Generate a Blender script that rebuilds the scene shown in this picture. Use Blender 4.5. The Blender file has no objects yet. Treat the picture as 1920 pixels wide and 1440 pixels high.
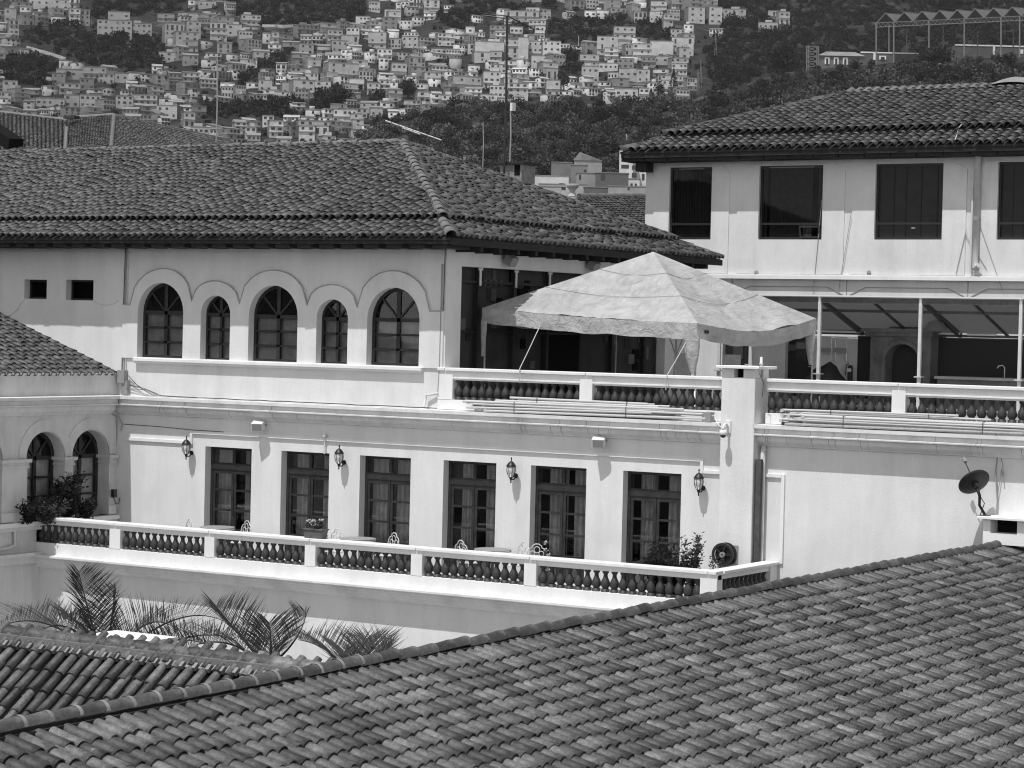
import bpy, math, random
import numpy as np
from mathutils import Vector, Matrix, noise
from mathutils.geometry import tessellate_polygon
random.seed(7); RNG = np.random.default_rng(11)
S = bpy.context.scene
R_ = math.radians

# ------------------------------------------------------------------ camera
FPX = 4465.0
YAW, PITCH, ROLL = R_(31.44), R_(1.346), R_(1.336)
CAM = np.array([0., -45., 13.])
_cy, _sy, _cp, _sp = math.cos(YAW), math.sin(YAW), math.cos(PITCH), math.sin(PITCH)
CW = np.array([-_sy*_cp, _cy*_cp, -_sp]); _r0 = np.array([_cy, _sy, 0.]); _u0 = np.cross(_r0, CW)
CR = math.cos(ROLL)*_r0 + math.sin(ROLL)*_u0; CU = -math.sin(ROLL)*_r0 + math.cos(ROLL)*_u0
cd = bpy.data.cameras.new('camera'); cam = bpy.data.objects.new('camera', cd); S.collection.objects.link(cam)
cam.matrix_world = Matrix(((CR[0], CU[0], -CW[0], CAM[0]), (CR[1], CU[1], -CW[1], CAM[1]), (CR[2], CU[2], -CW[2], CAM[2]), (0, 0, 0, 1)))
cd.sensor_width = 36; cd.lens = FPX/1920*36; cd.clip_start = .5; cd.clip_end = 6000
S.camera = cam
# ------------------------------------------------------------------ sky and sun
SUN_EL, SUN_AZ = R_(64.), R_(5)
w = bpy.data.worlds.new('World'); S.world = w; w.use_nodes = True
nt = w.node_tree; nt.nodes.clear()
sky = nt.nodes.new('ShaderNodeTexSky'); sky.sky_type = 'NISHITA'; sky.sun_disc = False
sky.sun_elevation = SUN_EL; sky.sun_rotation = math.pi + SUN_AZ; sky.altitude = 2800
bw = nt.nodes.new('ShaderNodeRGBToBW'); bg = nt.nodes.new('ShaderNodeBackground'); wo = nt.nodes.new('ShaderNodeOutputWorld')
bg.inputs['Strength'].default_value = .15
nt.links.new(sky.outputs[0], bw.inputs[0]); nt.links.new(bw.outputs[0], bg.inputs[0]); nt.links.new(bg.outputs[0], wo.inputs[0])
sd = bpy.data.lights.new('sun', 'SUN'); sd.energy = 2.15; sd.angle = R_(.53); sd.color = (1, 1, 1)
so = bpy.data.objects.new('sun', sd); S.collection.objects.link(so); so.location = (0, -30, 60)
SUND = Vector((math.sin(SUN_AZ)*math.cos(SUN_EL), math.cos(SUN_AZ)*math.cos(SUN_EL), -math.sin(SUN_EL)))
so.rotation_euler = SUND.to_track_quat('-Z', 'Y').to_euler()
vs = S.view_settings; vs.view_transform = 'Standard'; vs.look = 'None'; vs.exposure = 0.74; vs.gamma = 1.0; vs.use_curve_mapping = False
S.render.engine = 'CYCLES'
cyc = S.cycles; cyc.filter_width = 1.1; cyc.use_denoising = True; cyc.max_bounces = 7; cyc.diffuse_bounces = 4; cyc.glossy_bounces = 3; cyc.transparent_max_bounces = 12; cyc.transmission_bounces = 4
cyc.caustics_reflective = False; cyc.caustics_refractive = False

# ------------------------------------------------------------------ pixel helpers (photo pixel -> direction)
def ray(u, v): return CW + CR*((u-960)/FPX) - CU*((v-720)/FPX)
def onY(u, v, Y): d = ray(u, v); return CAM + d*((Y-CAM[1])/d[1])
def onX(u, v, X): d = ray(u, v); return CAM + d*((X-CAM[0])/d[0])
def onZ(u, v, Z): d = ray(u, v); return CAM + d*((Z-CAM[2])/d[2])
def at(u, v, t): return CAM + ray(u, v)*t
def proj(p):
    d = np.asarray(p, float)-CAM; z = d@CW
    return 960+FPX*(d@CR)/z, 720-FPX*(d@CU)/z, z
def projn(P):
    d = P-CAM; z = d@CW
    return 960+FPX*(d@CR)/z, 720-FPX*(d@CU)/z, z

# ------------------------------------------------------------------ materials (all neutral greys)
M = {}
def g3(v): return (v, v, v, 1)
def newmat(name):
    m = bpy.data.materials.new(name); m.use_nodes = True; n = m.node_tree; n.nodes.clear()
    o = n.nodes.new('ShaderNodeOutputMaterial'); b = n.nodes.new('ShaderNodeBsdfPrincipled')
    n.links.new(b.outputs[0], o.inputs[0]); M[name] = m
    return m, n, b, o
def N(n, t, **kw):
    x = n.nodes.new(t)
    for k, v in kw.items(): setattr(x, k, v)
    return x
def mathn(n, op, a, b=None, clamp=False):
    x = N(n, 'ShaderNodeMath', operation=op, use_clamp=clamp)
    for i, s in enumerate((a, b)):
        if s is None: continue
        if isinstance(s, (int, float)): x.inputs[i].default_value = s
        else: n.links.new(s, x.inputs[i])
    return x.outputs[0]
def rng(n, s, a, b, c, d):
    x = N(n, 'ShaderNodeMapRange'); n.links.new(s, x.inputs[0])
    for i, v in enumerate((a, b, c, d)): x.inputs[i+1].default_value = v
    return x.outputs[0]
def tex(n, scale, detail=4, rough=.6, sx=(1, 1, 1), src='pos', dist=0):
    if src == 'pos': c = N(n, 'ShaderNodeNewGeometry').outputs['Position']
    else: c = N(n, 'ShaderNodeTexCoord').outputs['Object']
    mp = N(n, 'ShaderNodeMapping'); mp.inputs['Scale'].default_value = sx; n.links.new(c, mp.inputs[0])
    t = N(n, 'ShaderNodeTexNoise'); t.inputs['Scale'].default_value = scale; t.inputs['Detail'].default_value = detail
    t.inputs['Roughness'].default_value = rough; t.inputs['Distortion'].default_value = dist
    n.links.new(mp.outputs[0], t.inputs['Vector']); return t.outputs[0]
def tocol(n, s, b):
    c = N(n, 'ShaderNodeCombineColor')
    for i in range(3): n.links.new(s, c.inputs[i])
    n.links.new(c.outputs[0], b.inputs['Base Color'])
def bump(n, s, b, strength, dist=.02):
    x = N(n, 'ShaderNodeBump'); x.inputs['Strength'].default_value = strength; x.inputs['Distance'].default_value = dist
    n.links.new(s, x.inputs['Height']); n.links.new(x.outputs[0], b.inputs['Normal'])
def spec(b, v): b.inputs['Specular IOR Level'].default_value = v

def plaster(name, base, var=.10, streak=.10, bmp=.25, patch=.0, scale=1.):
    m, n, b, o = newmat(name)
    a = tex(n, .9*scale, 5, .65); st = tex(n, 1.6*scale, 5, .7, (1, 1, .12)); fine = tex(n, 26, 3, .6)
    v = mathn(n, 'ADD', rng(n, a, .3, .7, 1-var, 1+var*.4), rng(n, st, .42, .72, streak*.3, -streak))
    v = mathn(n, 'ADD', v, rng(n, fine, .3, .7, -.03, .03))
    if patch:
        p = tex(n, .45*scale, 6, .7, dist=.6)
        v = mathn(n, 'ADD', v, rng(n, p, .55, .7, 0, -patch))
    v = mathn(n, 'MULTIPLY', v, base, True); tocol(n, v, b)
    b.inputs['Roughness'].default_value = .9; spec(b, .15)
    bump(n, mathn(n, 'ADD', fine, mathn(n, 'MULTIPLY', a, 2.)), b, bmp, .012)
    return m
plaster('plaster', .74, .08, .09, .3, .06); plaster('white_paint', .80, .05, .08, .15); plaster('cornice_paint', .72, .10, .16, .3)
plaster('old_plaster', .66, .12, .16, .4, .12); plaster('rb_plaster', .70, .10, .12, .35, .08)
plaster('stone', .18, .35, .1, .6, .3, 2.); plaster('concrete', .42, .2, .2, .4, .1); plaster('mortar', .28, .3, .1, .8, .2, 3.)
plaster('cap_mortar', .19, .3, .1, .8, .2, 4.)

def simple(name, v, rough=.6, metal=0., sp=.4, var=0., scale=6., emis=None):
    m, n, b, o = newmat(name)
    if var:
        t = tex(n, scale, 4, .6, src='obj'); tocol(n, rng(n, t, .25, .75, v*(1-var), v*(1+var)), b)
    else: b.inputs['Base Color'].default_value = g3(v)
    b.inputs['Roughness'].default_value = rough; b.inputs['Metallic'].default_value = metal; spec(b, sp)
    return m
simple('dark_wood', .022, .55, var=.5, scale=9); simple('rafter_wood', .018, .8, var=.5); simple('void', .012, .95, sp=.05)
simple('door_wood', .026, .5, var=.55, scale=7); simple('grey_wood', .075, .7, var=.4); simple('frame_dark', .018, .45)
simple('baluster_paint', .040, .55, var=.3, scale=14); simple('iron', .012, .45, sp=.5); simple('iron_white', .62, .5, sp=.3)
simple('steel', .62, .4, .35, var=.2, scale=20); simple('steel_dark', .10, .5, .5, var=.3); simple('pvc', .60, .5, sp=.3, var=.12)
simple('cable_dark', .06, .6); simple('cable_grey', .30, .6); simple('rope', .5, .8); simple('plastic_white', .72, .45)
simple('plastic_grey', .28, .5); simple('plastic_dark', .03, .4); simple('rubber', .02, .6); simple('curtain', .62, .9, var=.25, scale=5)
simple('curtain_dim', .13, .9, var=.25, scale=4); simple('slat_dark', .03, .8); simple('tin', .30, .5, .3, var=.35, scale=8)
simple('terracotta_pot', .12, .8, var=.3); simple('soil', .03, .9); simple('flower', .62, .8); simple('stainless_dark', .035, .5, .2)
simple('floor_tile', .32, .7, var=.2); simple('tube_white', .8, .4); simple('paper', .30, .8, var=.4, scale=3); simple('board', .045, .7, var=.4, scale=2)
simple('canopy_steel', .18, .6, .2, var=.3); simple('roofing_far', .22, .7, var=.35, scale=.2); simple('glass_far', .035, .3)
simple('lamp_glass', .62, .25, sp=.6)

def glass(name, tint=.8, refl=1.0):
    m = bpy.data.materials.new(name); m.use_nodes = True; n = m.node_tree; n.nodes.clear(); M[name] = m
    o = N(n, 'ShaderNodeOutputMaterial'); mx = N(n, 'ShaderNodeMixShader'); t = N(n, 'ShaderNodeBsdfTransparent'); gl = N(n, 'ShaderNodeBsdfGlossy')
    t.inputs[0].default_value = g3(tint); gl.inputs['Roughness'].default_value = .03; gl.inputs[0].default_value = g3(.9)
    f = N(n, 'ShaderNodeFresnel'); f.inputs[0].default_value = 1.5
    n.links.new(mathn(n, 'MULTIPLY', f.outputs[0], refl, True), mx.inputs[0]); n.links.new(t.outputs[0], mx.inputs[1]); n.links.new(gl.outputs[0], mx.inputs[2]); n.links.new(mx.outputs[0], o.inputs[0])
    t2 = tex(n, 1.5, 2, .5); b2 = N(n, 'ShaderNodeBump'); b2.inputs['Strength'].default_value = .04; n.links.new(t2, b2.inputs['Height']); n.links.new(b2.outputs[0], gl.inputs['Normal'])
glass('glass', .85, .8); glass('glass_smoke', .62, .16)

def leafmat(name, lo, hi):
    m, n, b, o = newmat(name)
    at_ = N(n, 'ShaderNodeAttribute', attribute_name='tint'); oi = N(n, 'ShaderNodeObjectInfo')
    v = rng(n, at_.outputs['Fac'], 0, 1, lo, hi); v = mathn(n, 'MULTIPLY', v, rng(n, oi.outputs['Random'], 0, 1, .8, 1.2)); tocol(n, v, b)
    b.inputs['Roughness'].default_value = .75; spec(b, .12)
    tr = N(n, 'ShaderNodeBsdfTranslucent'); tr.inputs[0].default_value = g3(hi*.8); mx = N(n, 'ShaderNodeMixShader'); mx.inputs[0].default_value = .18
    n.links.new(b.outputs[0], mx.inputs[1]); n.links.new(tr.outputs[0], mx.inputs[2]); n.links.new(mx.outputs[0], o.inputs[0])
leafmat('leaf', .035, .10); leafmat('leaf_dark', .02, .05); leafmat('leaf_hill', .006, .060); leafmat('leaf_slope', .009, .11); leafmat('palm_leaf', .035, .11); leafmat('leaf_pale', .08, .2)
simple('bark', .05, .9, var=.4)

def tilemat(name, use_attr, lo=.055, hi=.135, lichen=.35):
    m, n, b, o = newmat(name)
    if use_attr: t = N(n, 'ShaderNodeAttribute', attribute_name='tint').outputs['Fac']
    else: t = N(n, 'ShaderNodeObjectInfo').outputs['Random']
    ramp = N(n, 'ShaderNodeValToRGB'); n.links.new(t, ramp.inputs[0])
    e = ramp.color_ramp.elements; e[0].position = 0; e[0].color = g3(lo); e[1].position = 1; e[1].color = g3(hi*1.35)
    for p, v in ((.2, lo*1.25), (.75, hi), (.93, hi*1.08)):
        x = e.new(p); x.color = g3(v)
    grime = tex(n, 3.0, 5, .7); fine = tex(n, 40, 4, .7); big = tex(n, .35, 3, .6)
    v = mathn(n, 'MULTIPLY', ramp.outputs[0], rng(n, grime, .3, .72, .55, 1.4)); v = mathn(n, 'MULTIPLY', v, rng(n, fine, .25, .75, .75, 1.25))
    v = mathn(n, 'MULTIPLY', v, rng(n, big, .35, .65, .85, 1.12))
    mid = tex(n, 16, 5, .75, dist=.4); v = mathn(n, 'MULTIPLY', v, rng(n, mid, .34, .66, .62, 1.42))
    li = tex(n, 9, 5, .75, dist=.5); v = mathn(n, 'ADD', v, rng(n, li, .64, .74, 0, lichen*.35)); tocol(n, v, b)
    b.inputs['Roughness'].default_value = .46; spec(b, .5)
    bump(n, mathn(n, 'ADD', mathn(n, 'MULTIPLY', mid, 1.5), mathn(n, 'ADD', fine, mathn(n, 'MULTIPLY', grime, 1.5))), b, .5, .012)
tilemat('tile', False, .040, .125, .5); tilemat('tile_field', True, .040, .125, .5)
tilemat('tile_old', False, .032, .078, .16); tilemat('tile_old_field', True, .032, .078, .16)
tilemat('tile_ridge', False, .035, .075, .2)
simple('roof_deck', .03, .9, var=.4)

def canvas(name, v):
    m, n, b, o = newmat(name)
    a = tex(n, 1.2, 6, .7, dist=.8); st = tex(n, 5, 4, .6, (1, .25, 1), dist=1.2); f = tex(n, 30, 2, .5)
    x = mathn(n, 'ADD', rng(n, a, .32, .68, -.22, .16), rng(n, st, .35, .7, .09, -.14)); x = mathn(n, 'MULTIPLY', mathn(n, 'ADD', x, 1.), v); tocol(n, x, b)
    b.inputs['Roughness'].default_value = .7; spec(b, .25); bump(n, mathn(n, 'ADD', st, a), b, .9, .05)
    tr = N(n, 'ShaderNodeBsdfTranslucent'); tr.inputs[0].default_value = g3(v*.9); mx = N(n, 'ShaderNodeMixShader'); mx.inputs[0].default_value = .10
    n.links.new(b.outputs[0], mx.inputs[1]); n.links.new(tr.outputs[0], mx.inputs[2]); n.links.new(mx.outputs[0], o.inputs[0])
canvas('canvas', .47)
def sheetmat(name, v, tl):
    m, n, b, o = newmat(name); a = tex(n, .8, 5, .7); tocol(n, rng(n, a, .3, .7, v*.8, v*1.2), b); b.inputs['Roughness'].default_value = .5
    tr = N(n, 'ShaderNodeBsdfTranslucent'); tr.inputs[0].default_value = g3(tl); mx = N(n, 'ShaderNodeMixShader'); mx.inputs[0].default_value = .5
    n.links.new(b.outputs[0], mx.inputs[1]); n.links.new(tr.outputs[0], mx.inputs[2]); n.links.new(mx.outputs[0], o.inputs[0])
sheetmat('awning_sheet', .10, .11); sheetmat('canopy_sheet', .30, .2)

def hillmat(name, lo, hi, soil):
    m, n, b, o = newmat(name)
    a = tex(n, .02, 7, .7); c = tex(n, .12, 5, .7); d = tex(n, .008, 4, .6, dist=.7); v = rng(n, c, .3, .7, lo, hi)
    v = mathn(n, 'MULTIPLY', v, rng(n, a, .35, .65, .7, 1.3)); v = mathn(n, 'ADD', v, rng(n, mathn(n, 'MULTIPLY', d, rng(n, c, .3, .7, .8, 1.15)), .57, .66, 0, soil)); tocol(n, v, b)
    b.inputs['Roughness'].default_value = .95; spec(b, .05); bump(n, c, b, .6, 2.)
hillmat('hill_ground', .016, .046, .05); hillmat('hill_near', .016, .050, .06)
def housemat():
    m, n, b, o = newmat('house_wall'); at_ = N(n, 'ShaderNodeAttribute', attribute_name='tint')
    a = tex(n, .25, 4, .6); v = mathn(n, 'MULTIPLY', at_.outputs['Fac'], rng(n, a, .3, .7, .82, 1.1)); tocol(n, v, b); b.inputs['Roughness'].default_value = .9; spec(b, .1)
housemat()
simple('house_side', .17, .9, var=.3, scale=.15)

# ------------------------------------------------------------------ object helpers
COL = S.collection; PL = {}
def link(o): COL.objects.link(o); return o
def tag(o, label=None, cat=None, group=None, kind=None):
    if label: o['label'] = label
    if cat: o['category'] = cat
    if group: o['group'] = group
    if kind: o['kind'] = kind
    return o
def thing(name, label, cat, loc=(0, 0, 0), rz=0., group=None, local=False):
    o = bpy.data.objects.new(name, None); link(o); o.location = loc; o.rotation_euler = (0, 0, rz); o.empty_display_size = .2
    if not local: PL[o.name] = Vector(loc)
    return tag(o, label, cat, group)
def setparent(o, p):
    if p is None: return
    o.parent = p
    if p.name in PL: o.matrix_parent_inverse = Matrix.Translation(-PL[p.name])
class MB:
    def __init__(s): s.v = []; s.f = []; s.m = []
    def add(s, vs, fs, mi=0):
        k = len(s.v); s.v += [tuple(map(float, p)) for p in vs]; s.f += [tuple(i+k for i in f) for f in fs]; s.m += [mi]*len(fs); return s
    def box(s, x0, x1, y0, y1, z0, z1, mi=0):
        return s.add([(x, y, z) for z in (z0, z1) for y in (y0, y1) for x in (x0, x1)], [(0, 2, 3, 1), (4, 5, 7, 6), (0, 1, 5, 4), (2, 6, 7, 3), (0, 4, 6, 2), (1, 3, 7, 5)], mi)
    def obox(s, c, a, b, d, mi=0):
        c, a, b, d = map(np.asarray, (c, a, b, d))
        return s.add([c+i*a+j*b+k*d for k in (-1, 1) for j in (-1, 1) for i in (-1, 1)], [(0, 2, 3, 1), (4, 5, 7, 6), (0, 1, 5, 4), (2, 6, 7, 3), (0, 4, 6, 2), (1, 3, 7, 5)], mi)
    def bar(s, p, q, wd, th, up=(0, 0, 1), mi=0):
        p, q = np.asarray(p, float), np.asarray(q, float); d = (q-p)/2; t = d/np.linalg.norm(d); a = np.cross(t, up)
        if np.linalg.norm(a) < 1e-6: a = np.cross(t, (1, 0, 0))
        a /= np.linalg.norm(a); b = np.cross(a, t); return s.obox((p+q)/2, d, a*wd/2, b*th/2, mi)
    def tube(s, pts, r, n=6, cap=True, mi=0):
        pts = [np.asarray(p, float) for p in pts]; k0 = len(s.v); rs = r if isinstance(r, (list, tuple)) else [r]*len(pts); ref = None; vs = []
        for i, p in enumerate(pts):
            t = pts[min(i+1, len(pts)-1)]-pts[max(i-1, 0)]; t = t/(np.linalg.norm(t)+1e-9)
            if ref is None: ref = np.array([0, 0, 1.]) if abs(t[2]) < .9 else np.array([1., 0, 0])
            a = np.cross(t, ref); a /= np.linalg.norm(a)+1e-9; b = np.cross(a, t); ref = b
            vs += [p+rs[i]*(math.cos(2*math.pi*j/n)*a+math.sin(2*math.pi*j/n)*b) for j in range(n)]
        fs = [(i*n+j, i*n+(j+1) % n, (i+1)*n+(j+1) % n, (i+1)*n+j) for i in range(len(pts)-1) for j in range(n)]
        if cap: fs += [tuple(range(n)), tuple(range((len(pts)-1)*n, len(pts)*n))]
        return s.add(vs, fs, mi)
    def lathe(s, prof, c=(0, 0, 0), n=12, mi=0):
        c = np.asarray(c, float); vs = [c+np.array([r*math.cos(2*math.pi*j/n), r*math.sin(2*math.pi*j/n), z]) for r, z in prof for j in range(n)]
        fs = [(i*n+j, i*n+(j+1) % n, (i+1)*n+(j+1) % n, (i+1)*n+j) for i in range(len(prof)-1) for j in range(n)]
        fs += [tuple(range(n)), tuple(range((len(prof)-1)*n, len(prof)*n))]
        return s.add(vs, fs, mi)
    def extr(s, prof, fn, s0, s1, mi=0):
        n = len(prof); vs = [fn(a, b, t) for t in (s0, s1) for a, b in prof]
        fs = [(i, (i+1) % n, n+(i+1) % n, n+i) for i in range(n)] + [tuple(range(n)), tuple(range(n, 2*n))]
        return s.add(vs, fs, mi)
    def plate(s, outer, holes, depth, to3, mi=0, back=True):
        loops = [outer]+list(holes); pts = [p for l in loops for p in l]
        tri = tessellate_polygon([[Vector((p[0], p[1], 0)) for p in l] for l in loops])
        s.add([to3(a, b, 0) for a, b in pts], [tuple(t) for t in tri], mi)
        if back: s.add([to3(a, b, depth) for a, b in pts], [tuple(t) for t in tri], mi)
        for l in loops:
            n = len(l); s.add([to3(a, b, d) for d in (0, depth) for a, b in l], [(i, (i+1) % n, n+(i+1) % n, n+i) for i in range(n)], mi)
        return s
    def build(s, name, mat, parent=None, smooth=False, kind=None, label=None, bevel=0, weld=False):
        me = bpy.data.meshes.new(name); me.from_pydata(s.v, [], s.f)
        mats = mat if isinstance(mat, (list, tuple)) else [mat]
        for q in mats: me.materials.append(M[q])
        if len(mats) > 1: me.polygons.foreach_set('material_index', s.m)
        if smooth: me.polygons.foreach_set('use_smooth', [True]*len(me.polygons))
        me.update(); o = link(bpy.data.objects.new(name, me)); setparent(o, parent)
        if kind: o['kind'] = kind
        if label: o['label'] = label
        if bevel:
            b = o.modifiers.new('bevel', 'BEVEL'); b.width = bevel; b.segments = 1; b.limit_method = 'ANGLE'; b.harden_normals = False
        return o
def mesh_np(name, V, F, mat, parent=None, tint=None, kind=None, smooth=False):
    me = bpy.data.meshes.new(name); k = F.shape[1]
    me.vertices.add(len(V)); me.vertices.foreach_set('co', np.ascontiguousarray(V, np.float32).ravel())
    me.loops.add(F.size); me.loops.foreach_set('vertex_index', F.astype(np.int32).ravel())
    me.polygons.add(len(F)); me.polygons.foreach_set('loop_start', np.arange(0, F.size, k, dtype=np.int32)); me.polygons.foreach_set('loop_total', np.full(len(F), k, np.int32))
    if smooth: me.polygons.foreach_set('use_smooth', np.ones(len(F), bool))
    me.materials.append(M[mat])
    if tint is not None:
        a = me.attributes.new('tint', 'FLOAT', 'POINT'); a.data.foreach_set('value', np.ascontiguousarray(tint, np.float32))
    me.update(calc_edges=True); me.validate()
    o = link(bpy.data.objects.new(name, me)); setparent(o, parent)
    if kind: o['kind'] = kind
    return o
def dup(o, parent=None, loc=None, rz=None, label=None, scale=None):
    c = o.copy(); link(c)
    if parent is not None: c.parent = parent
    if loc is not None: c.location = loc
    if rz is not None: c.rotation_euler = (0, 0, rz)
    if scale is not None: c.scale = (scale,)*3
    if label: c['label'] = label
    for ch in list(o.children): dup(ch, c)
    return c
def arc(cx, cz, r, a0, a1, n):
    return [(cx+r*math.cos(a0+(a1-a0)*i/n), cz+r*math.sin(a0+(a1-a0)*i/n)) for i in range(n+1)]
def rect(a0, a1, b0, b1): return [(a0, b0), (a1, b0), (a1, b1), (a0, b1)]
def archloop(a0, a1, b0, spring, rise=None, n=14):
    c = (a0+a1)/2; r = (a1-a0)/2; rise = rise or r
    return [(a0, b0), (a1, b0)] + [(c+r*math.cos(math.pi*i/n), spring+rise*math.sin(math.pi*i/n)) for i in range(n+1)]

# ------------------------------------------------------------------ barrel tiles
def tile_mesh(seed, L, r0, r1, th=.014, seg=6, zf=1.0):
    rn = random.Random(seed); V = []; F = []
    ys = [0, L*.5, L]
    for k, y in enumerate(ys):
        r = r1+(r0-r1)*y/L; wob = rn.uniform(-.004, .004)
        for i in range(seg+1):
            a = math.pi*i/seg; V.append((-(r+wob)*math.cos(a), y+rn.uniform(-.004, .004)*(k == 2), (r*zf)*math.sin(a)+.022*y/L+rn.uniform(-.002, .002)))
    n = seg+1
    for k in range(2):
        for i in range(seg): F.append((k*n+i, k*n+i+1, (k+1)*n+i+1, (k+1)*n+i))
    b = len(V)
    for i in range(n):
        a = math.pi*i/seg; r = r0-th; V.append((-r*math.cos(a), L, (r*zf)*math.sin(a)+.022))
    for i in range(n):
        a = math.pi*i/seg; r = r0-th; V.append((-r*math.cos(a), L*.55, (r*zf)*math.sin(a)+.010))
    for i in range(seg): F.append((2*n+i, 2*n+i+1, b+i+1, b+i)); F.append((b+i, b+i+1, b+n+i+1, b+n+i))
    return np.array(V), np.array(F)
TILEV = {}
def tile_variants(key, L, r0, r1):
    if key not in TILEV: TILEV[key] = [tile_mesh(31*k+hash(key) % 97, L, r0, r1) for k in range(4)]
    return TILEV[key]
class TileField:
    """collects the places of all cover tiles of one building; the largest in view become single objects"""
    def __init__(s, key, L, r0, r1, mat, fmat): s.key, s.L, s.r0, s.r1, s.mat, s.fmat = key, L, r0, r1, mat, fmat; s.P = []; s.vars = tile_variants(key, L, r0, r1)
    def face(s, O, e, d, n, inside, s0, s1, t0, t1, sp, ex, jit=1., lift=.0, stag=.0):
        """O origin on the eave, e along the eave, d down slope, n normal; t runs up the slope"""
        O, e, d, n = (np.asarray(x, float) for x in (O, e, d, n)); i = 0; ss = s0+sp/2
        while ss < s1:
            cj = random.gauss(0, .008)*jit; off = random.uniform(-.02, .02)*jit; so_ = random.uniform(-stag, stag); t = t0
            while t < t1:
                if inside(ss, t+ex*.5):
                    ang = random.gauss(0, .022)*jit; tilt = random.gauss(0, .010)*jit
                    e2 = e*math.cos(ang)+d*math.sin(ang); d2 = d*math.cos(ang)-e*math.sin(ang); n2 = n+d2*tilt
                    sl = random.uniform(-.05, .05) if random.random() < .06 else 0
                    pos = O+e*(ss+cj+random.gauss(0, .005)*jit)-d*(t+s.L+(off+so_+random.gauss(0, .008)*jit+sl if t > t0 else random.gauss(0, .006)))+n*(lift+random.gauss(.0, .004)*jit)
                    s.P.append((pos, e2, d2, n2))
                t += ex
            ss += sp; i += 1
    def emit(s, parent, limit=300, allsingle=True):
        if not s.P: return
        pos = np.array([p[0] for p in s.P]); u, v, z = projn(pos)
        vis = (u > -30) & (u < 1950) & (v > -30) & (v < 1470); order = np.argsort(np.where(vis, z, 1e6)); single = set(order[:limit].tolist()) if allsingle else set()
        meshes = []
        if single:
            for V, F in s.vars:
                me = bpy.data.meshes.new('tile'); me.from_pydata(V.tolist(), [], F.tolist()); me.polygons.foreach_set('use_smooth', [True]*len(F)); me.materials.append(M[s.mat])
                me.update(); meshes.append(me)
        VV = []; FF = []; TT = []; k = 0
        for i, (p, e, d, n) in enumerate(s.P):
            vi = random.randrange(4)
            if i in single:
                o = link(bpy.data.objects.new('tile', meshes[vi])); o.parent = parent
                if np.dot(np.cross(e, d), n) < 0: e = -e
                o.matrix_basis = Matrix(((e[0], d[0], n[0], p[0]), (e[1], d[1], n[1], p[1]), (e[2], d[2], n[2], p[2]), (0, 0, 0, 1)))
            else:
                V, F = s.vars[vi]; VV.append(p+V[:, :1]*e+V[:, 1:2]*d+V[:, 2:]*n); FF.append(F+k); k += len(V); TT.append(np.full(len(V), random.random()))
        if VV: mesh_np('tile_field', np.concatenate(VV), np.concatenate(FF), s.fmat, parent, np.concatenate(TT), 'stuff', smooth=True)
def caps(p, q, parent, name='ridge_tile', mat='tile', L=.36, r=.11, ring='cap_mortar', rings=False, n=8, down=(0, 0, -1)):
    """a line of ridge tiles from p to q: each one a half barrel lapping over the next"""
    p, q = np.asarray(p, float), np.asarray(q, float); d = q-p; D = np.linalg.norm(d); d /= D; k = max(1, int(D/L)); st = D/k
    a = np.cross(d, (0, 0, 1)); a /= np.linalg.norm(a); b = np.cross(a, d); out = []
    for i in range(k):
        mb = MB(); o0 = p+d*st*i; ry = r*random.uniform(.94, 1.06); jl = a*random.uniform(-.012, .012)+b*random.uniform(-.01, .01)
        vs = []
        for j, (f, rr, h) in enumerate(((0, ry*1.05, .016), (.5, ry, .008), (1.12, ry*.94, 0))):
            vs += [o0+jl+d*st*f+a*rr*math.cos(math.pi*t/n)*1.1+b*(rr*math.sin(math.pi*t/n)+h-.02) for t in range(n+1)]
        m = n+1; fs = [(j*m+t, j*m+t+1, (j+1)*m+t+1, (j+1)*m+t) for j in range(2) for t in range(n)]
        for t in range(n+1): vs.append(o0+jl+a*(ry*1.05-.016)*math.cos(math.pi*t/n)*1.1+b*((ry*1.05-.016)*math.sin(math.pi*t/n)-.004))
        fs += [(t, t+1, 3*m+t+1, 3*m+t) for t in range(n)]
        mb.add(vs, fs); c = mb.build(name, mat, parent, smooth=True); out.append(c)
        if rings:
            mr = MB(); e = o0+jl+d*st*.02
            vs = [e+d*dd+a*(ry*1.05+rr)*math.cos(math.pi*t/n)*1.1+b*((ry*1.05+rr)*math.sin(math.pi*t/n)-.002) for dd in (-.03, .022) for rr in (.004,) for t in range(n+1)]
            mr.add(vs, [(t, t+1, m+t+1, m+t) for t in range(n)]); mr.build('mortar_joint', ring, parent, smooth=True)
    return out

# ================================================================== SETTING: ground
g = MB(); g.add([(-3000, -1500, 0), (3000, -1500, 0), (3000, 4000, 0), (-3000, 4000, 0)], [(0, 1, 2, 3)])
tag(g.build('ground', 'hill_near'), kind='structure')
g = MB(); g.add([(-38.8, -21, .02), (-9, -21, .02), (-9, -2.7, .02), (-38.8, -2.7, .02)], [(0, 1, 2, 3)])
tag(g.build('courtyard', 'concrete'), kind='structure')

# ================================================================== MAIN BUILDING
XW, XC = -38.87, -29.3            # wing wall plane, corner of the upper storey
main = thing('main_building', 'long white plastered building with six balcony doors and five arched upper windows', 'building', (-29, 3, 0))
fY = lambda y0: (lambda a, b, d: (a, y0+d, b))
DOORS = [(-36.11, -34.71), (-33.83, -32.44), (-31.57, -30.16), (-29.27, -27.87), (-26.97, -25.56), (-24.65, -23.24)]
DT, DB = 9.985, 7.43
mb = MB(); mb.plate(rect(XW, -8., 0, 11.06), [rect(a, b, DB, DT) for a, b in DOORS], .32, fY(0)); mb.build('wall', 'plaster', main, label='lower wall with six tall door openings')
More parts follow.
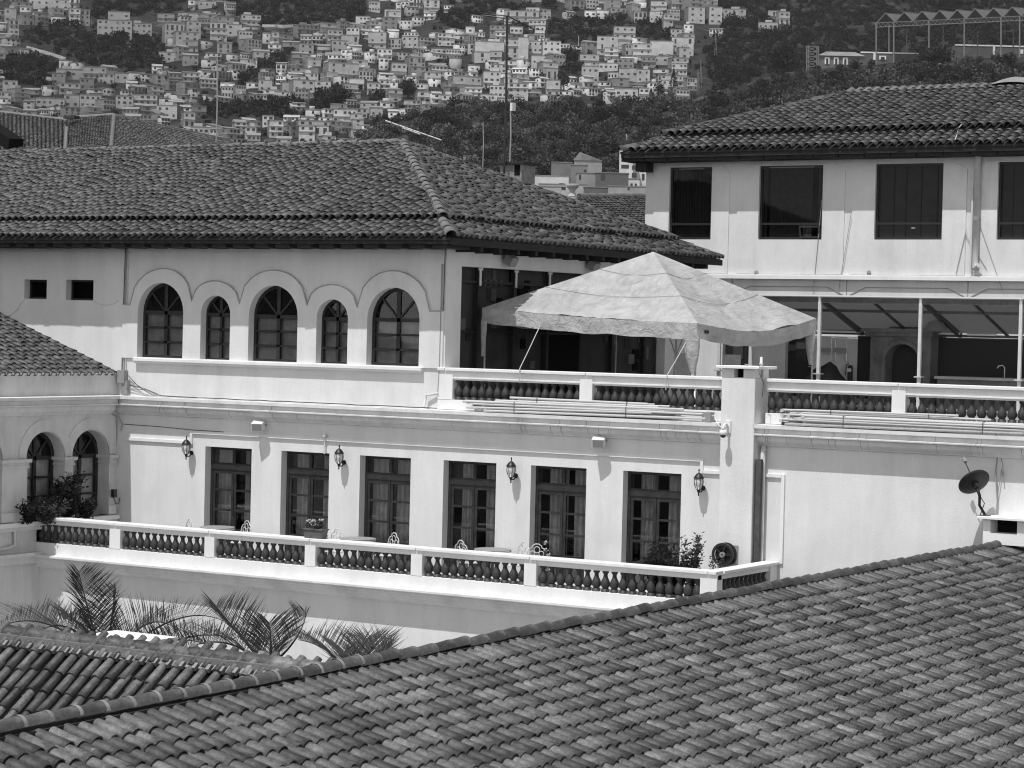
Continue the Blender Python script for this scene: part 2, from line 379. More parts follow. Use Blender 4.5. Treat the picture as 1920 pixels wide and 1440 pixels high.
# upper storey wall with arched windows
AW = []
for l, r, top, bot in ((260, 345.5, 530, 672), (378, 433.5, 554, 677), (468, 560, 535, 680), (595, 654, 561, 683), (690, 788.5, 539, 688)):
    a0 = onY(l, (top+bot)/2, 0)[0]; a1 = onY(r, (top+bot)/2, 0)[0]; zt = onY((l+r)/2, top, 0)[2]; AW.append((a0, a1, 12.06, zt))
def aw_loop(w, n=16):
    a0, a1, b0, zt = w; return archloop(a0, a1, b0, zt-(a1-a0)/2*1.02, (a1-a0)/2*1.02, n)
SW = []
for l, r, t, b in ((46, 88, 524, 560), (124, 175.5, 524.5, 562.5)):
    SW.append((onY(l, t, 0)[0], onY(r, t, 0)[0], onY(l, b, 0)[2], onY(l, t, 0)[2]))
mb = MB(); mb.plate(rect(-62, XC-.004, 11.06, 15.02), [aw_loop(w) for w in AW]+[rect(*s) for s in SW], .28, fY(.0)); mb.build('wall', 'plaster', main, label='upper wall with five arched and two small square openings')
# raised plaster band that follows the arches
top = [(-29.34, onY(820, 583, 0)[2])]
crest = []
peaks = [(743, 508), (627, 534), (518, 507), (405, 527), (307, 504)]; val = [(808, 584), (672, 577), (578, 573), (451, 570), (362, 565), (246, 572)]
for i, (pu, pv) in enumerate(peaks):
    A = onY(*val[i], 0); B = onY(*val[i+1], 0); P = onY(pu, pv, 0); zc0 = min(A[2], B[2])
    for k in range(15):
        t = k/14; x = A[0]+(B[0]-A[0])*t; zb = A[2]+(B[2]-A[2])*t; top.append((x, zb+(P[2]-(A[2]+B[2])/2)*math.sqrt(max(0, 1-(2*t-1)**2))*.999+.0))
top.append((-38.75, onY(226, 571, 0)[2]))
dedup = [top[0]]
for p in top[1:]:
    if abs(p[0]-dedup[-1][0]) > 1e-3: dedup.append(p)
mb = MB(); mb.plate([(-38.75, 12.05), (-29.34, 12.05)]+dedup, [aw_loop((a0+.002, a1-.002, b0+.02, zt-.002)) for a0, a1, b0, zt in AW], .045, lambda a, b, d: (a, -.045+d, b), back=False)
mb.build('arch_band', 'plaster', main); MB().tube([(p[0], -.05, p[1]+.004) for p in dedup], .016, 5, mi=0).build('arch_line', 'concrete', main)
# thin incised line left of the band
pts = [onY(u, v, -.01) for u, v in ((8, 598), (22, 589), (34, 578), (41, 566), (46, 561))]; MB().tube(pts, .014, 5).build('plaster_line', 'cornice_paint', main)
pts = [onY(u, v, -.01) for u, v in ((176, 563), (185, 569), (197, 572), (210, 570), (222, 564))]; MB().tube(pts, .014, 5).build('plaster_line', 'cornice_paint', main)
MB().box(-38.33, -29.86, -.14, 0, 11.98, 12.06).build('window_sill', 'white_paint', main, bevel=.008)
MB().box(-38.3, -29.9, -.10, 0, 11.93, 11.98).build('window_sill', 'white_paint', main)
# cornice between the storeys, profile in (y, z)
CORN = [(.02, 10.66), (-.08, 10.68), (-.09, 10.70), (-.18, 10.76), (-.21, 10.79), (-.21, 10.875), (-.27, 10.885), (-.345, 10.90), (-.348, 10.925), (-.27, 10.94), (-.27, 11.03), (-.36, 11.045), (-.36, 11.115), (.02, 11.13)]
cx = lambda a, b, t: (t, a, b)
MB().extr(CORN, cx, XW, -22.2).build('cornice', 'cornice_paint', main); MB().extr(CORN, cx, -21.42, -8).build('cornice', 'cornice_paint', main)
rj = random.Random(12)
for k in range(46):
    x = rj.uniform(-27.5, -15.2) if k > 8 else rj.uniform(-38, -28)
    if -22.3 < x < -21.3: continue
    wj = rj.uniform(.005, .013); MB().extr([(a-.003, b+(.0 if b > 10.7 else 0)) for a, b in CORN[2:(11 if rj.random() < .6 else 7)]]+[(.0, 10.9)], cx, x, x+wj).build('cornice_joint', 'cable_grey', main)
# framing moulding of the lower wall
def mold(parent, p0, p1):
    (a0, b0), (a1, b1) = p0, p1
    if abs(a1-a0) > abs(b1-b0): MB().box(a0, a1, -.05, 0, b0-.035, b0+.035).build('moulding', 'white_paint', parent)
    else: MB().box(a0-.035, a0+.035, -.048, 0, min(b0, b1), max(b0, b1)).build('moulding', 'white_paint', parent)
mold(main, (-38.55, 10.06), (-36.56, 10.06)); mold(main, (-36.53, 10.02), (-36.53, 10.345)); mold(main, (-36.49, 10.31), (-22.75, 10.31))
mold(main, (-22.75, 10.345), (-22.75, 10.03)); mold(main, (-22.71, 10.065), (-22.0, 10.065)); mold(main, (-21.4, 10.065), (-20.9, 10.065)); mold(main, (-20.86, 10.1), (-20.86, 8.25))

def balcony_door(a0, a1, i):
    fy = .22; th = .07
    d = MB(); d.plate(rect(a0-.01, a1+.01, DB-.02, DT+.01), [rect(a0+.07, a1-.07, DB+.03, DT-.07)], th, fY(fy)); fr = d.build('door', 'door_wood', main)
    ms = MB().box(a0+.06, a1-.06, fy-.01, fy+.06, 9.44, 9.60).build('transom_bar', 'door_wood', fr)
    c = (a0+a1)/2
    MB().box(c-.04, c+.04, fy, fy+.06, 9.61, 9.92).build('mullion', 'door_wood', fr)
    for s0, s1 in ((a0+.08, c-.045), (c+.045, a1-.08)):
        MB().box(s0, s1, fy+.03, fy+.036, 9.61, 9.91).build('pane', 'glass', fr)
    zs = [9.37, 8.95, 8.47, 8.00]
    for k, (s0, s1) in enumerate(((a0+.075, c-.006), (c+.006, a1-.075))):
        holes = [rect(s0+.068, s1-.068, zs[j+1]+.024, zs[j]-.024) for j in range(3)]
        l = MB(); l.plate(rect(s0, s1, DB+.02, 9.435), holes, .045, fY(fy+.012)); l.build('leaf', 'door_wood', fr)
        MB().box(s0+.13, s1-.13, fy-.002, fy+.014, DB+.14, 7.86).build('panel', 'grey_wood', fr)
        for j in range(3): MB().box(s0+.064, s1-.064, fy+.03, fy+.035, zs[j+1]+.02, zs[j]-.02).build('pane', 'glass', fr)
    MB().tube([(c+.03, fy-.0, 8.35), (c+.03, fy-.05, 8.35), (c+.03, fy-.05, 8.47)], .012, 6).build('handle', 'iron', fr)
    # curtains hanging inside, with folds
    rr = random.Random(100+i)
    for s0, s1 in ((a0+.05+rr.uniform(0, .2), c-.0+rr.uniform(-.15, .02)), (c+rr.uniform(.0, .25), a1-.02)):
        n = 40; V = []; ph = rr.uniform(0, 6)
        for z, amp in ((9.92, .7), (8.6, 1.), (7.45, 1.2)):
            for k in range(n+1):
                t = k/n; V.append((s0+(s1-s0)*t+.02*math.sin(t*9+ph+z), fy+.22+amp*(.035*math.sin(t*26+ph)+.02*math.sin(t*51+2*ph)), z))
        m = n+1; cu = MB(); cu.add(V, [(r*m+k, r*m+k+1, (r+1)*m+k+1, (r+1)*m+k) for r in range(2) for k in range(n)]); cu.build('curtain', 'curtain', fr, smooth=True)
    b = MB(); b.add([(a0-.3, .33, DB-.02), (a1+.3, .33, DB-.02), (a1+.3, 1.5, DB-.02), (a0-.3, 1.5, DB-.02), (a0-.3, .33, 10.2), (a1+.3, .33, 10.2), (a1+.3, 1.5, 10.2), (a0-.3, 1.5, 10.2)],
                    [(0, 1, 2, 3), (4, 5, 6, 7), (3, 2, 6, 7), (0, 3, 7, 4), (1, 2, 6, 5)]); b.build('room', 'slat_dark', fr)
for i, (a0, a1) in enumerate(DOORS): balcony_door(a0, a1, i)

def arched_window(w, par, to3, fan=True, small=False, blind='paper'):
    a0, a1, b0, zt = w; c = (a0+a1)/2; r = (a1-a0)/2; sp = zt-r*1.02; fy = .17; wd = .055 if small else .075
    o = archloop(a0-.01, a1+.01, b0-.01, sp, r*1.02+.01); inn = archloop(a0+wd, a1-wd, b0+wd, sp, r*1.02-wd)
    T = lambda a, b, d: to3(a, b, fy+d)
    m = MB(); m.plate(o, [inn], .06, T); fr = m.build('window', 'dark_wood', par)
    def bar(p, q, wdt, name, dep=.05):
        p, q = np.array(p), np.array(q); d = (q-p)/np.linalg.norm(q-p); nn = np.array([-d[1], d[0]])*wdt/2
        k = MB(); ps = [p+nn, q+nn, q-nn, p-nn]; k.add([T(x[0], x[1], dd) for dd in (.004, dep) for x in ps], [(0, 1, 2, 3), (4, 5, 6, 7), (0, 1, 5, 4), (1, 2, 6, 5), (2, 3, 7, 6), (3, 0, 4, 7)]); k.build(name, 'dark_wood', fr)
    bar((a0+.03, sp), (a1-.03, sp), .09, 'transom_bar'); bar((c, b0+.03), (c, zt-.03), .10 if not small else .075, 'mullion', .056)
    for sgn in (-1, 1): bar((c+sgn*.05, sp+.06), (c+sgn*r*.66, sp+r*.70), .045, 'fan_bar', .046)
    zz = [b0+wd, b0+(sp-b0)*.36, b0+(sp-b0)*.68, sp-.03]
    for z in zz[1:3]: bar((a0+.04, z), (a1-.04, z), .05, 'glazing_bar', .047)
    for z0, z1 in zip(zz[:-1], zz[1:]):
        for s0, s1 in ((a0+wd, c-.03), (c+.03, a1-wd)):
            k = MB(); k.add([T(x, z, .03) for x, z in rect(s0, s1, z0, z1)], [(0, 1, 2, 3)]); k.build('pane', 'glass', fr)
    k = MB(); al = archloop(a0+wd*.8, a1-wd*.8, sp, sp+.002, r*1.02-wd); k.add([T(x, z, .031) for x, z in al], [tuple(range(len(al)))]); k.build('pane', 'glass', fr)
    k = MB(); k.add([T(x, z, .12) for x, z in rect(a0-.05, a1+.05, b0-.05, sp+.02)], [(0, 1, 2, 3)]); k.build('blind', blind, fr)
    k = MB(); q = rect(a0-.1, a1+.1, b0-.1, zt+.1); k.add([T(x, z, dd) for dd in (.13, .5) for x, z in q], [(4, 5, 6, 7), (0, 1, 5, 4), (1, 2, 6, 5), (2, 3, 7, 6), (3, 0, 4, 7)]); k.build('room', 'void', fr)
for i, w_ in enumerate(AW): arched_window(w_, main, lambda a, b, d: (a, d, b), small=i in (1, 3))
for s_ in SW:
    a0, a1, b0, b1 = s_
    m = MB(); m.plate(rect(a0-.01, a1+.01, b0-.01, b1+.01), [rect(a0+.05, a1-.05, b0+.05, b1-.05)], .05, fY(.2)); fr = m.build('window', 'frame_dark', main)
    k = MB(); k.add([(x, .225, z) for x, z in rect(a0+.04, a1-.04, b0+.04, b1-.04)], [(0, 1, 2, 3)]); k.build('pane', 'glass_smoke', fr)
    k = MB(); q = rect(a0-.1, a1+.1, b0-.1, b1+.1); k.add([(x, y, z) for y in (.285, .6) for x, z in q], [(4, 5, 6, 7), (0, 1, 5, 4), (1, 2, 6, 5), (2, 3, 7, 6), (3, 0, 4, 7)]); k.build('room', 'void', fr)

# upper storey: end wall with the glazed gallery, back walls
GY0, GY1, GZ1 = .62, 10.6, 14.38
mb = MB(); mb.plate(rect(0.003, 12.0, 11.06, 15.02), [rect(GY0, GY1, 11.22, GZ1)], -.25, lambda a, b, d: (XC+d, a, b)); mb.build('wall', 'plaster', main, label='end wall with the wide gallery opening')
MB().box(-62, XC-.02, 11.7, 12.0, 0, 15.02).build('wall', 'plaster', main, label='rear wall')
MB().box(-62, XC-.3, .3, 11.7, 11.0, 11.06).build('floor_slab', 'concrete', main)
MB().box(XC-.02, -8, .33, 14.0, 10.9, 11.2).build('terrace_floor', 'floor_tile', main)
# gallery: posts, dark boards with pictures, door with a lit window
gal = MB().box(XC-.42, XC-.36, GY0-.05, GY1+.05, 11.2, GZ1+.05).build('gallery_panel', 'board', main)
for u in (867, 913, 980, 1043, 1105, 1165, 1225):
    y = onX(u, 520, XC)[1]
    MB().box(XC-.30, XC-.20, y-.05, y+.05, 11.2, GZ1).build('post', 'dark_wood', gal)
    MB().box(XC-.19, XC-.165, y-.035, y+.035, GZ1-.42, GZ1-.02).build('bracket', 'plastic_white', gal)
    MB().box(XC-.19, XC-.16, y-.09, y+.09, GZ1-.06, GZ1+.0).build('bracket', 'plastic_white', gal)
MB().box(XC-.28, XC-.24, GY0, GY1, 14.02, 14.08).build('rail', 'dark_wood', gal); MB().box(XC-.28, XC-.24, GY0, GY1, 12.86, 12.92).build('rail', 'dark_wood', gal)
rr = random.Random(5)
for k in range(46):
    y = rr.uniform(GY0+.15, GY1-.4); z = rr.uniform(11.9, 14.1); wd = rr.uniform(.12, .3); ht = rr.uniform(.16, .34)
    MB().box(XC-.358, XC-.34+.001*k, y, y+wd, z, z+ht).build('picture', rr.choice(['board', 'slat_dark', 'void', 'grey_wood', 'curtain_dim']), gal)
for y, z, wd, ht in ((5.03, 12.42, .16, .20), (5.28, 12.42, .48, .20), (5.03, 12.02, .16, .34), (5.28, 12.02, .48, .34)): MB().box(XC-.35, XC-.28, y, y+wd, z, z+ht).build('pane', 'paper', gal)
for y in (1.15, 1.4, 1.62, 1.85): MB().box(XC-.35, XC-.30, y+.9, y+1.05, 13.98, 14.12).build('letter_block', 'grey_wood', gal)
MB().box(XC-.33, XC-.26, 4.9, 6.4, 11.2, 13.4).build('gallery_door', 'void', gal)

# ---- main roof
EZ, EYF, EXR, EYB = 14.95, -1.0, -28.57, 12.40
YM, AX, RZ = (EYF+EYB)/2, -34.45, 17.66
kx = (EXR-AX)/(YM-EYF)              # plan ratio of the hip
SK = 1.0; SZ = 15.34; UZ = 15.42   # skirt depth, skirt top, start of the upper slope
roof = None
def hipquad(h0, z0, h1, z1):
    """front, right and back strips between two insets of the eave line"""
    vs = []
    for h, z in ((h0, z0), (h1, z1)):
        vs += [(-62, EYF+h, z), (EXR-h*kx, EYF+h, z), (EXR-h*kx, EYB-h, z), (-62, EYB-h, z)]
    return vs, [(0, 1, 5, 4), (1, 2, 6, 5), (2, 3, 7, 6)]
mb = MB(); mb.add(*hipquad(0, EZ, SK+.05, SZ)); mb.add(*hipquad(SK-.10, UZ-.02, YM-EYF-.001, RZ)); mb.add(*hipquad(SK-.10, UZ-.02, SK-.06, SZ-.03)); mb.add(*hipquad(0, EZ-.05, .0001, EZ)); mb.add(*hipquad(0, EZ-.05, 1.0, EZ-.04))
roof = mb.build('roof', 'roof_deck', main)
TF = TileField('main', .47, .094, .076, 'tile_old', 'tile_old_field')
def slope_face(tf, P0, e, inward, h0, z0, h1, z1, inside, s0, s1, sp, ex, hang=.05, lift=.03, stag=.0):
    """P0 eave corner in plan, e along the eave, inward unit in plan"""
    L = math.hypot(h1-h0, z1-z0); up = np.array([inward[0]*(h1-h0), inward[1]*(h1-h0), z1-z0])/L; d = -up; n = np.cross(e, up)
    if n[2] < 0: n = -n
    O = np.array([P0[0]+inward[0]*h0, P0[1]+inward[1]*h0, z0])
    tf.face(O+d*hang, e, d, n, lambda s, t: inside(s, h0+t*(h1-h0)/L), s0, s1, 0, L+.02, sp, ex, 1., lift, stag)
HS = YM-EYF
for h0, z0, h1, z1, ex in ((0, EZ, SK, SZ, .29), (SK-.10, UZ, HS, RZ, .30)):
    slope_face(TF, (EXR, EYF), np.array([-1., 0, 0]), np.array([0, 1., 0]), h0, z0, h1, z1, lambda s, h: s > h*kx+.02, 0, 22, .215, ex, stag=.12)
    slope_face(TF, (EXR, EYF), np.array([0, 1., 0]), np.array([-1., 0, 0]), h0*kx, z0, h1*kx, z1, lambda s, h: h/kx+.03 < s < (EYB-EYF)-h/kx-.02, 0, EYB-EYF, .215, ex, stag=.12)
TF.emit(roof)
caps((EXR-SK*kx+.07, EYF+SK-.07, UZ+.05), (AX, YM, RZ+.05), roof, 'hip_tile', 'cap_mortar', .40, .115)
caps((EXR+.03, EYF-.03, EZ+.06), (EXR-SK*kx, EYF+SK, SZ+.07), roof, 'hip_tile', 'cap_mortar', .40, .115)
caps((AX-.1, YM, RZ+.03), (-52, YM, RZ+.0), roof, 'ridge_tile', 'cap_mortar', .42, .115)
caps((EXR-SK*kx, EYB-SK, UZ+.05), (AX, YM, RZ+.05), roof, 'hip_tile', 'tile_old', .40, .10)
caps((EXR, EYB, EZ+.05), (EXR-SK*kx, EYB-SK, SZ+.06), roof, 'hip_tile', 'tile_old', .40, .10)
mb = MB(); mb.box(-62, EXR+.02, EYF+.02, EYF+.07, EZ-.13, EZ-.02); mb.build('fascia', 'rafter_wood', main); MB().box(EXR-.05, EXR+.0, EYF+.08, EYB, EZ-.15, EZ-.02).build('fascia', 'rafter_wood', main)
x = -28.9
while x > -46:
    MB().box(x-.2, x+.2, EYF+.08, -.004, EZ-.22, EZ-.08).build('rafter', 'rafter_wood', main); x -= .62
y = .4
while y < 12.4:
    MB().box(XC+.005, EXR-.06, y-.06, y+.06, EZ-.26, EZ-.12).build('rafter', 'rafter_wood', main); y += .8
# ---- balcony: the lower block it stands on, floor slab and moulded edge
BX0, BX1, BY = XW, -20.93, -2.70
MB().box(BX0+.0, BX1, BY, -.004, 0, 7.16).build('wall', 'plaster', main, label='lower wall below the balcony')
MB().box(BX0+.01, BX1, BY, -.004, 7.17, 7.41).build('balcony_floor', 'floor_tile', main)
BC = [(.0, 7.06), (-.09, 7.08), (-.10, 7.10), (-.20, 7.14), (-.22, 7.19), (-.27, 7.20), (-.27, 7.26), (-.30, 7.27), (-.30, 7.335), (-.385, 7.345), (-.40, 7.36), (-.40, 7.40), (.0, 7.425)]
mb = MB(); mb.extr([(a+BY+.002, b) for a, b in BC], cx, BX0, BX1+.1); mb.build('cornice', 'cornice_paint', main, label='moulded edge of the balcony floor')

# ================================================================== BALUSTRADES
def baluster_mesh():
    prof = [(.0, 0), (.088, 0), (.088, .062), (.058, .068), (.064, .082), (.094, .12), (.10, .165), (.086, .225), (.052, .29), (.042, .335), (.046, .37), (.070, .395), (.070, .43), (0, .43)]
    mb = MB(); mb.lathe(prof[1:-1], n=10); me = bpy.data.meshes.new('baluster'); me.from_pydata(mb.v, [], mb.f); me.materials.append(M['baluster_paint'])
    me.polygons.foreach_set('use_smooth', [len(p.vertices) == 4 for p in me.polygons]); me.update(); return me
BALM = baluster_mesh()
def balustrade(label, p0, p1, zb, zbase, zbal, zrail, ztop, posts, inw, endposts=(True, True), sp=.207, style=0, grp=None, corner_post=None):
    """rail from p0 to p1 (plan), inw = unit towards the floor side; posts = distances along the rail of post intervals"""
    p0, p1 = np.array(p0, float), np.array(p1, float); D = np.linalg.norm(p1-p0); e = (p1-p0)/D; inw = np.array(inw, float)
    T = thing('balustrade', label, 'balustrade', (*((p0+p1)/2+inw*.13), zb), group=grp)
    def bx(name, s0, s1, i0, i1, z0, z1, mat='white_paint', bevel=.006):
        c = p0+e*(s0+s1)/2+inw*(i0+i1)/2; m = MB(); m.obox((c[0], c[1], (z0+z1)/2), np.array([*e, 0])*(s1-s0)/2, np.array([*inw, 0])*(i1-i0)/2, (0, 0, (z1-z0)/2)); return m.build(name, mat, T, bevel=bevel)
    bx('base', 0, D, .02, .25, zb, zbal-.001)
    cuts = sorted([0.]+[ (a+b)/2 for a, b in posts if b-a > 0 and 0 < (a+b)/2 < D]+[D])
    for a, b in zip(cuts[:-1], cuts[1:]):
        bx('rail', a+.006, b-.006, -.03, .29, ztop-.07, ztop, bevel=.01)
    bx('rail_moulding', 0, D, .05, .22, zrail, ztop-.07)
    if style: bx('rail_moulding', 0, D, .015, .255, zrail+.035, zrail+.07, bevel=.004)
    for a, b in posts: bx('post', a, b, .012, .262, zbal-.001, ztop-.072)
    gaps = []; q = [(0, 0)] + sorted(posts)+[(D, D)]
    for (a0, b0), (a1, b1) in zip(q[:-1], q[1:]):
        if a1-b0 > .2: gaps.append((b0, a1))
    sc = (zrail-zbal)/.43
    for a, b in gaps:
        n = max(1, round((b-a)/sp)); st = (b-a)/n
        for i in range(n):
            c = p0+e*(a+st*(i+.5))+inw*.135; o = link(bpy.data.objects.new('baluster', BALM)); setparent(o, T); o.location = (c[0], c[1], zbal); o.scale = (1, 1, sc); o.rotation_euler = (0, 0, random.uniform(0, 6))
    return T
ry = -2.85
pp = []
for l, r in ((57, 66), (204, 224), (382, 400.5), (570, 590), (769, 790), (981, 1004), (1311, 1344)):
    a = onY(l, 1010+(l-60)*.09, ry)[0]-XW; b = onY(r, 1010+(l-60)*.09, ry)[0]-XW; pp.append((max(0, a), b))
pp[-1] = (pp[-1][0], -20.93-XW)
balustrade('long white balustrade with dark balusters along the front of the balcony', (XW, ry), (-20.93, ry), 7.415, 7.41, 7.68, 8.11, 8.29, pp, (0, 1))
balustrade('short white balustrade closing the right end of the balcony', (-20.93, -2.57), (-20.93, -.003), 7.415, 7.41, 7.68, 8.11, 8.288, [(2.22, 2.565)], (-1, 0))
d0 = -29.45
pp = [(0.002, .40), (onY(1086, 740, -.05)[0]-d0, onY(1110, 740, -.05)[0]-d0)]
balustrade('white balustrade with dark balusters on the terrace in front of the tent', (d0, -.06), (-22.17, -.06), 11.135, 11.13, 11.36, 11.80, 12.075, pp, (0, 1), style=1)
d0 = -21.3
pp = [(onY(1671, 770, -.05)[0]-d0, onY(1697, 770, -.05)[0]-d0), (5.6, 5.95)]
balustrade('white balustrade on the terrace right of the chimney pillar', (d0, -.06), (-9, -.06), 11.135, 11.13, 11.36, 11.80, 12.075, pp, (0, 1), style=1)

# ================================================================== CHIMNEY PILLAR
ch = thing('chimney_pillar', 'square white chimney pillar with flat cap rising from balcony to terrace', 'chimney', (-21.77, 0, 7.41))
x0, x1, y0, y1 = -22.17, -21.40, -.36, .30
MB().box(x0, x1, y0, y1, 7.41, 12.08).build('shaft', 'plaster', ch, bevel=.012)
for a, b in ((x0+.003, x0+.28), (x0+.50, x1-.003)):
    for c, d in ((y0+.003, y0+.26), (y1-.26, y1-.003)): MB().box(a, b, c, d, 12.08, 12.265).build('cap_support', 'plaster', ch)
MB().box(x0+.2, x1-.2, y0+.2, y1-.2, 12.081, 12.26).build('flue', 'void', ch)
MB().box(x0-.10, x1+.13, y0-.10, y1+.12, 12.265, 12.325).build('cap', 'white_paint', ch, bevel=.01)
lb = thing('antenna_bulb', 'small white antenna tube standing on the chimney pillar cap', 'antenna', (-21.30, -.3, 12.325))
MB().lathe([(.02, 0), (.035, .02), (.035, .07), (.03, .075), (.03, .18), (.012, .2)], (-21.30, -.3, 12.325), 10).build('body', 'plastic_white', lb, smooth=True)
MB().tube([(-21.3, -.335, 12.38), (-21.28, -.45, 12.3), (-21.27, -.46, 12.2), (-21.2, -.38, 12.0), (-21.22, -.37, 11.7)], .007, 5).build('cable', 'cable_dark', lb)
dp = thing('drain_pipe', 'grey drain pipe running down the right side of the chimney pillar', 'pipe', (-21.29, -.12, 7.41))
MB().tube([(-21.29, -.12, 7.42), (-21.29, -.12, 10.56), (-21.30, -.06, 10.68)], .055, 10).build('pipe', 'pvc', dp, smooth=True)
pl = MB().box(-21.36, -21.25, -.3, -.19, 7.42, 10.4).build('plank', 'grey_wood'); tag(pl, 'long dark plank leaning in the corner behind the chimney pillar', 'plank')
# CCTV camera on the pillar
cc = thing('security_camera', 'white dome security camera on a curved arm on the chimney pillar', 'camera', (-21.98, -.36, 10.95))
bx_, bz_ = -21.98, 11.02
MB().box(bx_-.06, bx_+.06, -.40, -.36, bz_-.10, bz_+.16).build('wall_plate', 'plastic_white', cc, bevel=.008)
pts = [(bx_, -.38, bz_+.02), (bx_, -.46, bz_+.08), (bx_, -.54, bz_+.09), (bx_, -.60, bz_+.04), (bx_, -.61, bz_-.04)]
MB().tube(pts, .028, 8).build('arm', 'plastic_white', cc, smooth=True)
MB().lathe([(.035, .0), (.075, -.01), (.085, -.06), (.08, -.10), (.05, -.11)], (bx_, -.61, bz_-.03), 14).build('housing', 'plastic_white', cc, smooth=True)
MB().lathe([(.062, 0), (.058, -.03), (.04, -.055), (.01, -.065)], (bx_, -.61, bz_-.13), 12).build('dome', 'plastic_dark', cc, smooth=True)

# ================================================================== ARCADE WING (left)
wing = thing('arcade_wing', 'shaded white wing with round arches and piers at the left edge', 'building', (XW-3, -6, 0))
fX = lambda x0: (lambda a, b, d: (x0-d, a, b))
ARC = [(-3.24, -1.94), (-1.66, -.34), (-5.45, -4.07)]; SPR = 9.66
loops = [archloop(a, b, 8.18, SPR, .62) for a, b in ARC]
mb = MB(); mb.plate(rect(-16, 0, 0, 11.06), loops, .30, fX(XW)); mb.build('wall', 'old_plaster', wing)
MB().box(XW-.28, XW, -16, 0-.002, 11.125, 11.64).build('parapet', 'old_plaster', wing)
MB().box(XW-.34, XW+.04, -16, -.004, 11.64, 11.68).build('parapet_cap', 'white_paint', wing)
MB().extr([(-a, b) for a, b in CORN], lambda a, b, t: (XW+a, t, b), -16, -.33).build('cornice', 'cornice_paint', wing)
# raised band over the arches
prof = []
for (a, b) in ((-1.66, -.34), (-3.24, -1.94), (-5.45, -4.07)):
    c = (a+b)/2; prof += [(c+.90*math.cos(t*math.pi/14), SPR+.05+.86*math.sin(t*math.pi/14)) for t in range(1, 14) if (c+.90*math.cos(t*math.pi/14)) < -.12]
pr = []
for p in sorted(prof, key=lambda q: -q[0]):
    if not pr or p[0] < pr[-1][0]-.004: pr.append(p)
hull = []                         # keep the upper envelope
for p in pr:
    z = max(q[1] for q in prof if abs(q[0]-p[0]) < .05); hull.append((p[0], z))
mb = MB(); mb.plate([(-6.3, SPR+.1), (-.1, SPR+.1)]+hull+[(-6.3, hull[-1][1])], [], .04, lambda a, b, d: (XW+.04-d, a, b), back=False)
# cut: the band only stands outside the openings, so build it as strips above each arch instead
for kk, (a, b) in enumerate(ARC):
    c = (a+b)/2; m = MB(); n = 20; vs = []; r0, r1 = (b-a)/2+.012, .90; bo = .030+.006*kk
    for k in range(n+1):
        t = math.pi*k/n; x_o = min(c+r1*math.cos(t), -.03)
        vs += [(XW+bo, c+r0*math.cos(t), SPR+.64*math.sin(t)), (XW+bo, x_o, SPR+.04+.88*math.sin(t)), (XW-.0, x_o, SPR+.04+.88*math.sin(t))]
    m.add(vs, [(3*k, 3*k+1, 3*k+4, 3*k+3) for k in range(n)]+[(3*k+1, 3*k+2, 3*k+5, 3*k+4) for k in range(n)]); m.build('arch_band', 'old_plaster', wing)
def pier(a, b):
    p = MB().box(XW-.36, XW+.05, a-.006, b+.006, 8.42, 9.46).build('pier', 'old_plaster', wing)
    MB().box(XW-.40, XW+.09, a-.04, b+.04, 9.46, 9.50).build('pier_capital', 'old_plaster', wing); MB().box(XW-.38, XW+.07, a-.02, b+.02, 9.50, 9.58).build('pier_capital', 'old_plaster', wing)
    MB().box(XW-.44, XW+.13, a-.08, b+.08, 9.58, 9.66).build('pier_capital', 'old_plaster', wing); MB().box(XW-.42, XW+.10, a-.05, b+.05, 8.20, 8.42).build('pier_base', 'old_plaster', wing)
pier(-4.07, -3.24); pier(-1.94, -1.66); pier(-.34, -.16)
for (a, b) in ARC: arched_window((a+.02, b-.02, 8.2, SPR+.62), wing, lambda p, q, d: (XW-.14-d, p, q), blind='curtain')
MB().box(XW-.25, XW+.16, -5.9, -.05, 8.08, 8.18).build('sill_ledge', 'white_paint', wing); MB().box(XW, XW+.10, -5.9, -.06, 7.98, 8.08).build('sill_ledge', 'old_plaster', wing)
MB().box(XW, XW+.22, -16, -2.9, 7.38, 7.46).build('floor_band', 'old_plaster', wing); MB().box(XW, XW+.13, -16, -2.9, 7.20, 7.38).build('floor_band', 'old_plaster', wing)
MB().box(-52, XW-.30, -16, -15.7, 0, 11.6).build('wall', 'old_plaster', wing, label='end wall')
# wing roof: slope falls towards the parapet
WP = math.atan2(1.29, 3.66); mb = MB(); L = 11
wz = lambda x: 11.62+(XW-.14-x)*math.tan(WP)
mb.add([(XW-.05, -16, wz(XW-.05)), (XW-.05, -.02, wz(XW-.05)), (XW-L, -.02, wz(XW-L)), (XW-L, -16, wz(XW-L))], [(0, 1, 2, 3)]); wroof = mb.build('roof', 'roof_deck', wing)
TW = TileField('wing', .46, .105, .085, 'tile_old', 'tile_old_field')
slope_face(TW, (XW-.02, -16), np.array([0, 1., 0]), np.array([-1., 0, 0]), 0, wz(XW-.02), 4.4, wz(XW-4.42), lambda s, h: s < 15.9 and s > 8, 0, 16, .25, .30, stag=.08)
TW.emit(wroof)
caps((XW-.15, -.05, wz(XW-.15)+.05), (XW-4.3, -.05, wz(XW-4.3)+.04), wroof, 'edge_tile', 'cap_mortar', .38, .075)

